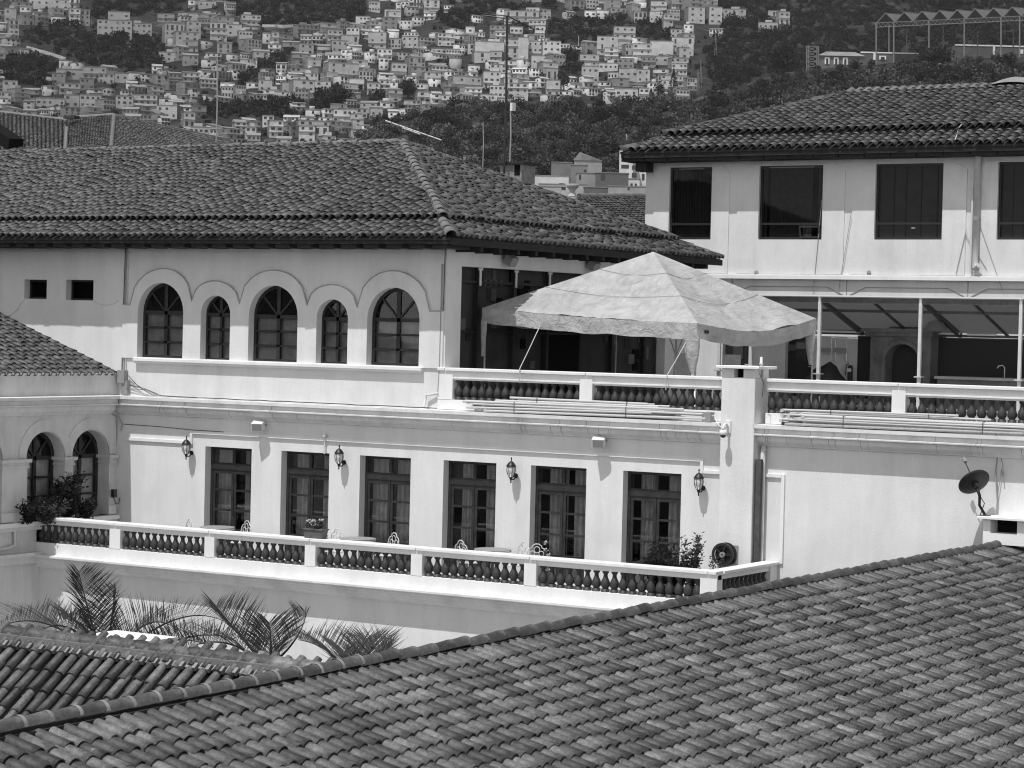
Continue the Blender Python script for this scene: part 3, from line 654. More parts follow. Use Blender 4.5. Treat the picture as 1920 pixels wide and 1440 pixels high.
# ================================================================== RIGHT BUILDING (upper right)
rb = thing('right_building', 'white upper building with four dark windows at the right', 'building', (-22, 18, 11.2))
RY, RX0 = 14.0, -31.82
RW = [(-31.06, -29.74), (-28.30, -26.41), (-24.90, -23.0), (-21.51, -19.6), (-18.1, -16.2)]; RZ0, RZ1 = 15.57, 17.575
mb = MB(); mb.plate(rect(RX0, -10, 11.15, 17.98), [rect(a, b, RZ0, RZ1) for a, b in RW]+[rect(-29.3, -28.5, 11.2, 13.15), rect(-27.4, -26.6, 11.2, 13.1)], .3, fY(RY)); mb.build('wall', 'rb_plaster', rb)
MB().box(RX0, RX0+.3, RY+.305, 22, 0, 17.98).build('wall', 'rb_plaster', rb, label='side wall')
MB().box(RX0-.02, -10, RY-.16, RY, 14.50, 14.60).build('ledge', 'white_paint', rb); MB().box(RX0-.02, -10, RY-.10, RY, 14.60, 14.63).build('ledge', 'rb_plaster', rb)
MB().box(RX0, -10, RY-.05, RY, 11.22, 11.34).build('plinth', 'concrete', rb)
# shallow raised panels round the windows
for (a, b), nx in zip(RW, RW[1:]):
    pass
PNL = [(-31.55, -29.2), (-28.95, -25.77), (-25.55, -22.35), (-22.15, -18.95)]
for a, b in PNL:
    i = PNL.index((a, b)); wa, wb = RW[i]
    out = [(a, 14.64), (b, 14.64), (b, 17.40), (wb+.3, 17.60), (wa-.3, 17.60), (a, 17.40)]
    m = MB(); m.plate(out, [rect(wa+.002, wb-.002, RZ0+.002, RZ1-.002)], .03, lambda p, q, d: (p, RY-.03+d, q), back=False); m.build('raised_panel', 'rb_plaster', rb)
    m = MB(); m.plate([(a, 11.4), (b, 11.4), (b, 14.08), (b-.5, 14.26), (a+.5, 14.26), (a, 14.08)], [rect(max(a+.01, -29.3), -28.5, 11.42, 13.15)] if a < -29.2 and False else [], .02, lambda p, q, d: (p, RY-.02+d, q), back=False)
    for q0, q1 in (((a, 14.10), (a+.45, 14.30)), ((a+.45, 14.30), (b-.45, 14.30)), ((b-.45, 14.30), (b, 14.10))):
        MB().bar((q0[0], RY-.008, q0[1]), (q1[0], RY-.008, q1[1]), .02, .016, (0, 1, 0)).build('plaster_line', 'cable_grey', rb)
    MB().bar((a-.1, RY-.008, 13.9), (a-.1, RY-.008, 14.5), .02, .012, (0, 1, 0)).build('plaster_line', 'cable_grey', rb)
for i, (a, b) in enumerate(RW):
    fy = RY+.06; m = MB(); m.plate(rect(a-.005, b+.005, RZ0-.005, RZ1+.005), [rect(a+.06, b-.06, RZ0+.07, RZ1-.06)], .06, fY(fy)); fr = m.build('window', 'frame_dark', rb)
    zb = RZ0+.43; MB().box(a+.055, b-.055, fy+.005, fy+.055, zb-.03, zb+.03).build('transom_bar', 'frame_dark', fr)
    for z0, z1 in ((RZ0+.06, zb-.02), (zb+.02, RZ1-.05)):
        if i == 1 and z0 < zb-.1: spans = ((a+.05, b-.62),)
        else: spans = ((a+.05, b-.05),)
        for s0, s1 in spans: MB().box(s0, s1, fy+.03, fy+.036, z0, z1).build('pane', 'glass_smoke', fr)
    rr = random.Random(40+i); xx = a+.08
    while xx < b-.1:
        sl = rr.uniform(.07, .12)*(4 if i >= 2 else 1)
        if rr.random() < (.9 if i < 2 else .8): MB().box(xx, min(xx+sl*.9, b-.02), fy+.12, fy+.13, RZ0+.02, RZ1-.02).build('blind_slat', 'curtain_dim' if i >= 2 else 'grey_wood', fr)
        xx += sl
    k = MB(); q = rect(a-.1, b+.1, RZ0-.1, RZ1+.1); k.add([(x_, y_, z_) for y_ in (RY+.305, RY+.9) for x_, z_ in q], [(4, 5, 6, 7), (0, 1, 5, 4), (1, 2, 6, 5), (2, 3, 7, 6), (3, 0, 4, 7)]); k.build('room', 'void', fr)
    MB().box(a+.25, b-.3, fy-.004, fy, RZ1-.055, RZ1-.035).build('paint_chip', 'plastic_grey', fr) if i < 2 else None
    if i == 1:   # open hopper pane
        h = MB(); c0 = (b-.34, fy-.13, RZ0+.20); up = np.array([0, -.30, .94]); h.plate(rect(-.30, .30, -.17, .17), [rect(-.26, .26, -.13, .13)], .03, lambda p, q, d: tuple(np.array(c0)+np.array([p, 0, 0])+up*q+np.array([0, .94, .30])*d)); ho = h.build('hopper_pane', 'steel_dark', fr)
        h = MB(); h.add([tuple(np.array(c0)+np.array([p, 0, 0])+up*q+np.array([0, .015, 0])) for p, q in rect(-.27, .27, -.14, .14)], [(0, 1, 2, 3)]); h.build('pane', 'glass_smoke', fr)
    if i == 2:
        MB().lathe([(.0, 0), (.055, 0), (.055, .02), (.0, .02)][1:3], ((a+b)/2+.12, fy-.0, RZ0+.30), 12).build('vent_knob', 'plastic_white', fr)
# dark doors and the fireplace wall on the lower floor
for a, b, zt in ((-29.3, -28.5, 13.15), (-27.4, -26.6, 13.1)):
    m = MB(); m.box(a+.001, b-.001, RY+.18, RY+.24, 11.2, zt-.002); d_ = m.build('door', 'frame_dark', rb)
    MB().box(a+.25, b-.25, RY+.15, RY+.185, 12.3, 12.95).build('door_panel', 'board', d_); MB().tube([(b-.15, RY+.17, 12.15), (b-.15, RY+.10, 12.15), (b-.05, RY+.10, 12.15)], .015).build('handle', 'steel', d_)
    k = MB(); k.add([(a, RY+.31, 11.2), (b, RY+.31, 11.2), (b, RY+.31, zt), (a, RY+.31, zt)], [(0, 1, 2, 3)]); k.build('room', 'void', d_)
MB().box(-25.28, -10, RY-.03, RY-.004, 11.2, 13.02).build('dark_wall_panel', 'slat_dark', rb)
MB().box(-26.6, -25.3, RY-.012, RY-.002, 12.98, 13.32).build('wall_panel', 'white_paint', rb)
# roof of the right building
QE, QYF, QXL, QYB = 17.97, 13.24, -32.25, 22.76; QM = 18.0; QRZ = 19.88; QAX = -27.45
qk = (QAX-QXL)/(QM-QYF); QSK = .90; QSZ = 18.33; QUZ = 18.47
def hq2(h0, z0, h1, z1):
    vs = []
    for h, z in ((h0, z0), (h1, z1)): vs += [(-8, QYF+h, z), (QXL+h*qk, QYF+h, z), (QXL+h*qk, QYB-h, z), (-8, QYB-h, z)]
    return vs, [(0, 1, 5, 4), (1, 2, 6, 5), (2, 3, 7, 6)]
mb = MB(); mb.add(*hq2(0, QE, QSK+.05, QSZ)); mb.add(*hq2(QSK-.1, QUZ-.02, QM-QYF-.001, QRZ)); mb.add(*hq2(QSK-.10, QUZ-.02, QSK-.06, QSZ-.03)); mb.add(*hq2(0, QE-.05, .0001, QE)); mb.add(*hq2(0, QE-.05, .9, QE-.04))
rroof = mb.build('roof', 'roof_deck', rb)
TR = TileField('right', .46, .118, .095, 'tile_old', 'tile_old_field')
for h0, z0, h1, z1, ex in ((0, QE, QSK, QSZ, .27), (QSK-.10, QUZ, QM-QYF, QRZ, .28)):
    slope_face(TR, (QXL, QYF), np.array([1., 0, 0]), np.array([0, 1., 0]), h0, z0, h1, z1, lambda s, h: s > h*qk+.03, 0, 20, .265, ex, stag=.03)
    slope_face(TR, (QXL, QYF), np.array([0, 1., 0]), np.array([1., 0, 0]), h0*qk, z0, h1*qk, z1, lambda s, h: h/qk+.05 < s < (QYB-QYF)-h/qk, 0, QYB-QYF, .265, ex)
TR.emit(rroof)
caps((QXL+QSK*qk-.06, QYF+QSK-.06, QUZ+.05), (QAX, QM, QRZ+.05), rroof, 'hip_tile', 'tile_old', .40, .11)
caps((QXL-.02, QYF-.02, QE+.05), (QXL+QSK*qk, QYF+QSK, QSZ+.06), rroof, 'hip_tile', 'tile_old', .40, .11)
x = QAX
while x < -14:
    m = MB(); m.tube([(x, QM-.26, QRZ-.03), (x, QM+.16, QRZ+.10)], [.105, .125], 10); m.build('ridge_tile', 'mortar', rroof, smooth=True); x += .265
for x0_, x1_ in ((-23.4, -21.9), (-22.05, -20.2)):
    n = 10; vs = []
    for j in range(5):
        for k in range(n+1):
            t = k/n; vs.append((x0_+(x1_-x0_)*t, QM-.2+.25*j, QRZ+.07+.30*math.sin(math.pi*t)**.8*math.sin(math.pi*(j+.6)/5.2)))
    m = MB(); m.add(vs, [(j*(n+1)+k, j*(n+1)+k+1, (j+1)*(n+1)+k+1, (j+1)*(n+1)+k) for j in range(4) for k in range(n)]); m.build('mortar_hump', 'mortar', rroof, smooth=True)
MB().box(QXL+.02, -10, QYF+.02, QYF+.07, QE-.17, QE-.02).build('fascia', 'rafter_wood', rb); MB().box(QXL+.02, QXL+.07, QYF+.08, QYB, QE-.17, QE-.02).build('fascia', 'rafter_wood', rb)
x = -31.9
while x < -15:
    MB().box(x-.35, x+.35, QYF+.08, RY-.002, QE-.26, QE-.12).build('rafter', 'rafter_wood', rb); x += .73
MB().box(RX0-.1, RX0+.25, RY-.45, RY-.05, 17.45, 17.85).build('bracket', 'rafter_wood', rb)
# ================================================================== FOREGROUND BUILDING
fg = thing('foreground_building', 'tiled roof building in the foreground with two ridges meeting', 'building', (-12, -15, 0))
FX, FZ, FJ = -16.05, 8.90, -22.4
FP = R_(16.8); AP = R_(37.)
tp, ta = math.tan(FP), math.tan(AP)
BW_ = 14.
mb = MB()
mb.add([(FX, -.03, FZ), (FX, -38, FZ), (FX+BW_, -38, FZ-BW_*tp), (FX+BW_, -.03, FZ-BW_*tp)], [(0, 1, 2, 3)])                     # slope towards +x
mb.add([(FX, FJ, FZ), (-40, FJ, FZ), (-40, FJ-9, FZ-9*ta), (FX-.02, FJ-9, FZ-9*ta)], [(0, 1, 2, 3)])                                   # slope of the side wing towards the camera
mb.add([(FX, FJ, FZ), (-38.5, FJ, FZ), (-38.5, FJ+3, FZ-3*ta), (FX-3, FJ+3, FZ-3*ta)], [(0, 1, 2, 3)])
mb.add([(FX, -.03, FZ), (FX, FJ, FZ), (FX-3, FJ+3, FZ-3*tp), (FX-3, -3, FZ-3*tp)], [(0, 1, 2, 3)])
mb.add([(FX, -38, FZ), (FX-.0, FJ, FZ), (FX-1.2, FJ, FZ-1.2*tp), (FX-1.2, -38, FZ-1.2*tp)], [(0, 1, 2, 3)])
froof = mb.build('roof', 'roof_deck', fg)
MB().box(-37, FX-2.9, FJ+2.7, FJ+2.9, 0, FZ-3*ta-.03).build('wall', 'plaster', fg, label='courtyard wall'); MB().box(FX-2.9, FX-2.7, FJ+2.9, -3.1, 0, FZ-3*tp-.03).build('wall', 'plaster', fg, label='courtyard side wall')
TG = TileField('front', .42, .088, .072, 'tile', 'tile_field')
slope_face(TG, (FX+BW_, -38), np.array([0, 1., 0]), np.array([-1., 0, 0]), 0, FZ-BW_*tp, BW_-.22, FZ-.22*tp, lambda s, h: h > BW_-8.6-max(0, (s-12)*.32), 5, 37.9, .210, .295, lift=.05)
TA = TileField('side', .44, .064, .052, 'tile', 'tile_field')
slope_face(TA, (FX+.1, FJ-9), np.array([-1., 0, 0]), np.array([0, 1., 0]), 0, FZ-9*ta, 9-.16, FZ-.16*ta, lambda s, h: h > 5.2 and s > .05 and s < 9, 0, 12, .205, .335, lift=.06, stag=.03)
TA.emit(froof, 130); TG.emit(froof, 170)
# pan tiles lie hollow side up between the covers of the near slope
def pans(O, e, up, n, s0, s1, t0, t1, sp, ins, st=.30, r=.085, hh=.012):
    VV = []; FF = []; k = 0; ss = s0
    while ss < s1:
        t = t0
        while t < t1:
            if ins(ss, t):
                P = []
                for tt, h in ((t, hh), (t+st+.12, -hh)):
                    for i in range(5):
                        a = math.pi*(1+i/4); P.append(O+e*(ss+r*math.cos(a))+up*tt+n*(.055*math.sin(a)+.055+h))
                VV.append(np.array(P)); FF.append(np.array([(i, i+1, 5+i+1, 5+i) for i in range(4)])+k); k += 10
            t += st
        ss += sp
    mesh_np('pan_tiles', np.concatenate(VV), np.concatenate(FF), 'tile_field', froof, np.repeat(RNG.random(len(VV)), 10)*.7, 'stuff', smooth=True)
upA = np.array([0, math.cos(AP), math.sin(AP)]); LA = 9/math.cos(AP)
pans(np.array([FX+.1, FJ-9, FZ-9*ta]), np.array([-1., 0, 0]), upA, np.array([0, -math.sin(AP), math.cos(AP)]), .0, 9, 6.4, LA-.4, .205, lambda s, t: True)
LB = BW_/math.cos(FP); upB = np.array([-math.cos(FP), 0, math.sin(FP)])
pans(np.array([FX+BW_, -38, FZ-BW_*tp])-upB*.05, np.array([0, 1., 0]), upB, np.array([math.sin(FP), 0, math.cos(FP)]), 5+.210, 37.8, 0, LB-.5, .210, lambda s, t: t*math.cos(FP) > BW_-8.6-max(0, (s-12)*.32), .295, .075, .022)
caps((FX, FJ+.3, FZ+.115), (FX, -38, FZ+.16), froof, 'ridge_tile', 'tile_ridge', .40, .092, ring='mortar', rings=True)
caps((FX, -.1, FZ+.09), (FX, FJ+.3, FZ+.115), froof, 'ridge_tile', 'tile_ridge', .40, .092)
MB().box(FX-.13, FX+.13, -38, -.06, FZ-.12, FZ+.075).build('ridge_bed', 'roof_deck', froof)
caps((-38, FJ+.02, FZ+.06), (FX-.12, FJ+.02, FZ+.05), froof, 'ridge_tile', 'tile', .42, .105)
# mortar bed below the side ridge with the stubs of the top tiles
m = MB(); m.box(-38, FX-.2, FJ-.17, FJ-.03, FZ-.10, FZ+.055); m.build('mortar_bed', 'cap_mortar', froof)
x = FX-.35
while x > -24:
    m = MB(); a_ = np.array([.016, 0, 0]); c0 = np.array([x, FJ-.22, FZ-.055]); m.obox(c0, a_*1.6, upA*.045, np.array([0, -math.sin(AP), math.cos(AP)])*.03); m.build('mortar_stub', 'mortar', froof); x -= .205/2
ws = MB().box(-20.13, -19.12, FJ+.15, FJ+.75, FZ-.6, FZ+.115).build('vent_slab', 'white_paint'); tag(ws, 'flat white slab behind the side ridge of the foreground roof', 'slab')

# ================================================================== TENT ON THE TERRACE
tent = thing('canopy_tent', 'large pale canvas canopy tent with sagging peaked roof on the terrace', 'tent', (-26.5, 4.6, 11.2))
TY = 1.55; TL = onY(905, 577, TY); TF_ = onY(1308, 606, TY); TR_ = onX(1530, 597, TF_[0]); TB = np.array([TL[0]+.05, TR_[1], 13.43]); TP = onY(1225, 472, (TY+TR_[1])/2)
def tent_side(a, b, sag, seed):
    n, mm = 34, 22; vs = []
    for j in range(mm+1):
        t = j/mm
        for i in range(n+1):
            s_ = i/n; e = a+(b-a)*s_; p = e+(TP-e)*t; q = math.sin(math.pi*s_)
            p = p-np.array([0, 0, sag*q*(1-t)**1.5+.10*q*math.sin(math.pi*t)])
            wv = noise.noise(Vector((p[0]*1.3+seed, p[1]*1.3, p[2]*2)))*.07+noise.noise(Vector((p[0]*4.1, p[1]*4.1+seed, 0)))*.030
            vs.append(p+np.array([0, 0, wv*q*min(1, 3*(1-t))]))
    m = n+1; mb = MB(); mb.add(vs, [(j*m+i, j*m+i+1, (j+1)*m+i+1, (j+1)*m+i) for j in range(mm) for i in range(n)]); return mb
def seam(a, b, sag, t):
    P = []
    for i in range(25):
        s_ = i/24; e = a+(b-a)*s_; p = e+(TP-e)*t; q = math.sin(math.pi*s_); P.append(p-np.array([0, 0, sag*q*(1-t)**1.5+.10*q*math.sin(math.pi*t)-.012]))
    MB().tube(P, .0055, 5).build('seam', 'plastic_grey', tent)
def edge_pt(a, b, s_, sag): e = a+(b-a)*s_; return e-np.array([0, 0, sag*math.sin(math.pi*s_)])
def valance(a, b, sag, out, seed, h=.34):
    n = 60; vs = []
    for k, f in enumerate((0, .33, .66, 1)):
        for i in range(n+1):
            s_ = i/n; p = edge_pt(a, b, s_, sag); hh = h+.018*abs(math.sin(s_*math.pi*5))+.03*noise.noise(Vector((s_*9, seed, 0)))
            o = .03*noise.noise(Vector((s_*14, f*1.5, seed)))+.02*math.sin(s_*40+seed)*f
            vs.append(p+np.array([out[0], out[1], 0])*(.012+o)-np.array([0, 0, hh*f]))
    m = n+1; mb = MB(); mb.add(vs, [(j*m+i, j*m+i+1, (j+1)*m+i+1, (j+1)*m+i) for j in range(3) for i in range(n)]); return mb
for a, b, sag, out, sd_ in ((TL, TF_, .05, (0, -1), 1), (TF_, TR_, .24, (1, 0), 2), (TR_, TB, .1, (0, 1), 3), (TB, TL, .1, (-1, 0), 4)):
    tent_side(a, b, sag, sd_*7.3).build('roof_panel', 'canvas', tent, smooth=True); seam(a, b, sag, .36); seam(a, b, sag, .68); valance(a, b, sag, out, sd_*3.1).build('valance', 'canvas', tent, smooth=True)
def leg(c, inx, iny, sleeve=True, wd=.34):
    x, y, z = c; x += inx*.05; y += iny*.05
    MB().tube([(x, y, 11.2), (x, y, z-.02)], .022, 8).build('pole', 'steel', tent, smooth=True); MB().box(x-.06, x+.06, y-.06, y+.06, 11.2, 11.215).build('foot_plate', 'steel_dark', tent)
    if sleeve:
        n = 14; vs = []; zz = [z-.30, z-.5, z-.75, z-1.0, z-1.12]; ww = [wd, wd*.98, wd*.8, wd*.45, .07]
        for q, w_ in zip(zz, ww):
            for i in range(n):
                a = 2*math.pi*i/n; r = w_/2*(1+.12*math.sin(3*a+q*3)); vs.append((x+inx*(w_/2-.03)*.4+r*math.cos(a), y-.10+r*.45*math.sin(a), q))
        m = MB(); m.add(vs, [(j*n+i, j*n+(i+1) % n, (j+1)*n+(i+1) % n, (j+1)*n+i) for j in range(4) for i in range(n)]); m.build('leg_sleeve', 'canvas', tent, smooth=True)
leg(TL, 1, 1, True, .16); leg(TF_, -1, 1, True, .38); leg(TR_, -1, -1, True, .26); leg(TB, 1, -1, False)
MB().tube([(-27.3, 7.4, 11.2), (-27.3, 7.4, 13.2)], .02).build('strut', 'steel', tent); MB().tube([(-27.3, 7.4, 12.4), (-27.0, 7.4, 13.15)], .016).build('strut', 'steel', tent); MB().tube([(-27.3, 7.4, 12.4), (-27.6, 7.4, 13.15)], .016).build('strut', 'steel', tent)
def rope(u0, v0, y0_, u1, v1, y1_):
    p, q = onY(u0, v0, y0_), onY(u1, v1, y1_); r_ = MB().tube([p, (p+q)/2-np.array([0, 0, .01]), q, q+np.array([0, -.02, -.04]), q+np.array([0, -.022, -.3])], .011, 6).build('guy_rope', 'rope', tent); return r_
rope(1012, 612, TY-.03, 975, 690, -.12); rope(1287, 640, TY-.03, 1250, 705, -.12)
# seam lines sewn on the tent are part of the cloth bump; a maker's tag hangs at the corner
MB().box(TF_[0]+.025, TF_[0]+.035, TY+.3, TY+.5, 12.98, 13.05).build('cloth_tag', 'plastic_dark', tent)

# ================================================================== AWNING AND TERRACE FURNITURE
aw = thing('awning', 'steel framed awning with grey translucent sheets over the terrace bar', 'awning', (-20, 12, 11.2))
AY0, AY1 = 11.1, 13.9
def ax_(u, v): return onY(u, v, AY0)
pz = 13.97; bz = 13.08
P_ = [ax_(1537, 600)[0], ax_(1726, 600)[0], ax_(1918, 600)[0]-.05, ax_(1350, 600)[0]]
for x in sorted(P_): MB().box(x-.04, x+.04, AY0-.04, AY0+.04, 11.2, pz).build('post', 'pvc', aw); MB().box(x-.1, x+.1, AY0-.1, AY0+.1, 12.0, 12.03).build('plate', 'steel', aw); MB().bar((x, AY0+.05, pz-.05), (x, AY1-.02, bz), .10, .12).build('beam', 'steel_dark', aw)
xs_ = sorted(P_)
MB().box(xs_[0]-.5, -14, AY0-.05, AY0+.0, pz+.0, pz+.06).build('front_rail', 'plastic_white', aw); MB().box(xs_[0]-.5, -14, AY0-.03, AY0+.03, pz-.14, pz-.001).build('front_beam', 'steel_dark', aw)
for f in (.33, .98): MB().bar((xs_[0]-.5, AY0+(AY1-AY0)*f, pz-(pz-bz)*f-.03), (-14, AY0+(AY1-AY0)*f, pz-(pz-bz)*f-.03), .06, .07).build('purlin', 'steel_dark', aw)
for a, b in zip(xs_[:-1], xs_[1:]): x = (a+b)/2; MB().bar((x, AY0+.05, pz-.05), (x, AY1-.02, bz), .05, .06).build('rafter', 'steel_dark', aw)
cuts = [xs_[0]-.5]+xs_[1:]+[-14]
for a, b in zip(cuts[:-1], cuts[1:]):
    m = MB(); m.add([(a+.01, AY0-.1, pz+.02), (b-.01, AY0-.1, pz+.02), (b-.01, AY1, bz+.06), (a+.01, AY1, bz+.06)], [(0, 1, 2, 3)]); m.build('sheet', 'awning_sheet', aw)
for u0, u1, v in ((1535, 1614, 621), (1760, 1800, 625), (1813, 1868, 627)):
    a, b = onY(u0, v, AY1-.25), onY(u1, v, AY1-.25); t = thing('tube_light', {1535: 'white tube light under the awning left of the fireplace', 1760: 'short tube light under the awning beside the pendant lamp', 1813: 'tube light under the awning at the far right'}[u0], 'tube light', tuple((a+b)/2), group='tube lights under the awning')
    MB().tube([(a[0], AY1-.25, a[2]), (b[0], AY1-.25, a[2])], .028, 8).build('tube', 'tube_white', t); MB().box(a[0]-.02, b[0]+.02, AY1-.29, AY1-.21, a[2]+.028, a[2]+.07).build('fitting', 'plastic_grey', t)
# stone fireplace
fp = thing('fireplace', 'stone fireplace with round arched opening behind the awning posts', 'fireplace', (-23.9, 13.6, 11.2)); fx0, fx1 = onY(1632, 650, 13.4)[0], onY(1745, 650, 13.4)[0]
ha, hb = onY(1660, 700, 13.4)[0], onY(1722, 700, 13.4)[0]
m = MB(); m.plate(rect(fx0, fx1, 11.2, 13.02), [archloop(ha, hb, 11.3, onY(1690, 675, 13.4)[2], .42)], .55, fY(13.4)); m.build('surround', 'stone', fp)
m = MB(); o_ = archloop(ha-.10, hb+.10, 11.25, onY(1690, 675, 13.4)[2], .52); i_ = archloop(ha, hb, 11.3, onY(1690, 675, 13.4)[2], .42); m.plate(o_, [i_], .05, fY(13.35)); m.build('arch_stone', 'stone', fp)
MB().box(fx0-.1, fx1+.1, 13.25, 13.95, 13.02, 13.12).build('mantel', 'stone', fp); MB().box(fx0-.18, fx1+.18, 13.15, 13.95, 13.12, 13.22).build('mantel', 'stone', fp); MB().box(fx0+.5, fx1-.3, 13.45, 13.95, 13.221, 13.75).build('chimney_breast', 'stone', fp)
MB().box(ha-.1, hb+.1, 13.85, 13.94, 11.25, 12.9).build('fireback', 'slat_dark', fp)
# sink counter, tap, pendant lamp, extinguisher, chairs, tarp
ct = thing('bar_counter', 'dark bar counter with steel sink right of the fireplace', 'counter', (-21, 13.4, 11.2)); cx0 = onY(1752, 700, 12.9)[0]
MB().box(cx0, -15, 12.9, 13.9, 11.95, 12.02).build('worktop', 'concrete', ct); MB().box(cx0+.05, -15, 12.98, 13.9, 11.2, 11.95).build('cabinet', 'stone', ct)
p = onY(1883, 716, 13.4); MB().tube([(p[0], 13.4, 12.02), (p[0], 13.4, 12.28), (p[0]-.05, 13.38, 12.34), (p[0]-.14, 13.34, 12.32), (p[0]-.17, 13.32, 12.26)], .016, 8).build('tap', 'steel', ct, smooth=True)
pl_ = thing('pendant_lamp', 'cone shaped pendant lamp hanging under the awning', 'lamp', tuple(onY(1755, 600, 12.6))); p = onY(1755, 605, 12.6)
MB().lathe([(.34, -.22), (.18, .02), (.06, .06)], tuple(p), 16).build('shade', 'plastic_grey', pl_, smooth=True); MB().tube([p+np.array([0, 0, .05]), p+np.array([0, 0, .28])], .008).build('cord', 'cable_dark', pl_)
ex_ = thing('fire_extinguisher', 'fire extinguisher hanging on the white wall left of the fireplace', 'extinguisher', tuple(onY(1594, 710, 13.85))); p = onY(1594, 697, 13.85)
MB().lathe([(.06, -.28), (.07, -.25), (.07, .10), (.05, .16), (.025, .18)], tuple(p), 12).build('cylinder', 'stainless_dark', ex_, smooth=True); MB().lathe([(.03, .18), (.035, .25), (.02, .27)], tuple(p), 8).build('valve', 'steel', ex_); MB().tube([p+np.array([-.02, 0, .24]), p+np.array([-.11, -.02, .16]), p+np.array([-.12, -.02, -.1])], .012).build('hose', 'rubber', ex_); MB().box(p[0]-.06, p[0]+.06, p[1]-.075, p[1]-.068, p[2]+.0, p[2]+.09).build('label_band', 'plastic_white', ex_)
tp_ = thing('tarp_heap', 'black tarpaulin heaped behind the terrace balustrade left of the fireplace', 'tarp', tuple(onY(1550, 715, 12.5))); p = onY(1548, 712, 12.5)
n_, m_ = 20, 8; vs = []
for j in range(m_+1):
    for i in range(n_):
        a = 2*math.pi*i/n_; r = math.cos(j/m_*math.pi/2); rx = .75*(1+.2*noise.noise(Vector((math.cos(a)*2, math.sin(a)*2, j*.3)))); vs.append((p[0]+rx*r*math.cos(a), 12.5+.5*r*math.sin(a), 11.2+1.02*math.sin(j/m_*math.pi/2)*(1+.22*noise.noise(Vector((math.cos(a)*1.7*r, math.sin(a)*1.7*r, 3))))))
m = MB(); m.add(vs, [(j*n_+i, j*n_+(i+1) % n_, (j+1)*n_+(i+1) % n_, (j+1)*n_+i) for j in range(m_) for i in range(n_)]); m.build('sheet', 'rubber', tp_)
def wall_chair(u, label):
    p = onY(u, 655, 13.8); t = thing('folded_chair', label, 'chair', tuple(p), group='folding chairs hung on the wall')
    for s_ in (-.16, .16): MB().tube([(p[0]+s_, 13.8, p[2]-.3), (p[0]+s_*1.05, 13.78, p[2]+.32)], .016).build('frame', 'steel', t)
    MB().tube([(p[0]-.168, 13.78, p[2]+.32), (p[0]+.168, 13.78, p[2]+.32)], .016).build('frame', 'steel', t); MB().box(p[0]-.17, p[0]+.17, 13.74, 13.80, p[2]-.08, p[2]+.04).build('seat', 'plastic_grey', t)
wall_chair(1548, 'folded chair hung on the wall nearest the awning post'); wall_chair(1577, 'folded chair hung on the wall beside the fire extinguisher')
def arm_chair(u, y, label):
    p = onY(u, 700, y); t = thing('armchair', label, 'chair', (p[0], y, 11.2), group='steel armchairs below the tent'); x = p[0]
    for sx in (-.26, .26):
        MB().tube([(x+sx, y-.25, 11.2), (x+sx, y-.25, 11.82), (x+sx, y-.15, 11.86), (x+sx, y+.22, 11.84), (x+sx, y+.26, 11.2)], .015).build('leg', 'steel', t)
    MB().box(x-.25, x+.25, y-.24, y+.24, 11.62, 11.66).build('seat', 'plastic_grey', t); MB().obox((x, y+.28, 12.05), (.25, 0, 0), (0, .05, .40), (0, .015, -.002)).build('backrest', 'curtain_dim', t)
arm_chair(1270, 9.0, 'steel armchair with grey back at the left below the tent'); arm_chair(1362, 9.6, 'steel armchair with grey back in front of the dark terrace door')
for u, v in ((958, 488), (1113, 498)):
    p = onX(u, v, XC+.18); t = thing('floodlight', {958: 'grey box floodlight under the eave near the building corner', 1113: 'grey box floodlight under the eave above the tent'}[u], 'floodlight', tuple(p), group='floodlights under the eave')
    MB().obox(p, (.10, 0, -.06), (0, .14, 0), (.05, 0, .10)).build('housing', 'plastic_grey', t, bevel=.01); MB().box(XC+.002, p[0], p[1]-.02, p[1]+.02, p[2]+.0, p[2]+.04).build('bracket', 'steel_dark', t)
for u, v in ((1418, 512), (1629, 512)):
    p = onY(u, v, RY-.06); t = thing('lamp_fixture', {1418: 'small lamp on the ledge left, above the tent', 1629: 'small lamp on the ledge above the awning'}[u], 'lamp', tuple(p), group='lamps on the ledge'); MB().lathe([(.04, -.05), (.06, 0), (.05, .05), (.02, .08)], tuple(p), 8).build('housing', 'plastic_grey', t)
# downpipe on the right building
dpx = thing('downpipe', 'pale downpipe on the right building between the third and fourth window', 'pipe', tuple(onY(1830, 515, RY-.1))); pa, pb = onY(1834, 292, RY-.12), onY(1828, 500, RY-.12)
MB().tube([(pa[0], RY-.12, 17.95), (pa[0], RY-.12, 16.1)], .085, 12).build('pipe', 'pvc', dpx, smooth=True); MB().tube([(pa[0], RY-.12, 16.12), (pa[0], RY-.12, 14.85), (pa[0]+.01, RY-.12, 14.8)], .078, 12).build('pipe', 'pvc', dpx, smooth=True)
MB().tube([(pa[0], RY-.12, 16.16), (pa[0], RY-.12, 16.06)], .095, 12).build('collar', 'plastic_grey', dpx); MB().tube([(pa[0]-.02, RY-.12, 14.85), (pa[0]+.12, RY-.2, 14.9)], .06, 10).build('elbow', 'pvc', dpx); MB().tube([(pa[0]-.12, RY-.12, 17.3), (pa[0]-.12, RY-.12, 14.7)], .03, 8).build('conduit', 'pvc', dpx)
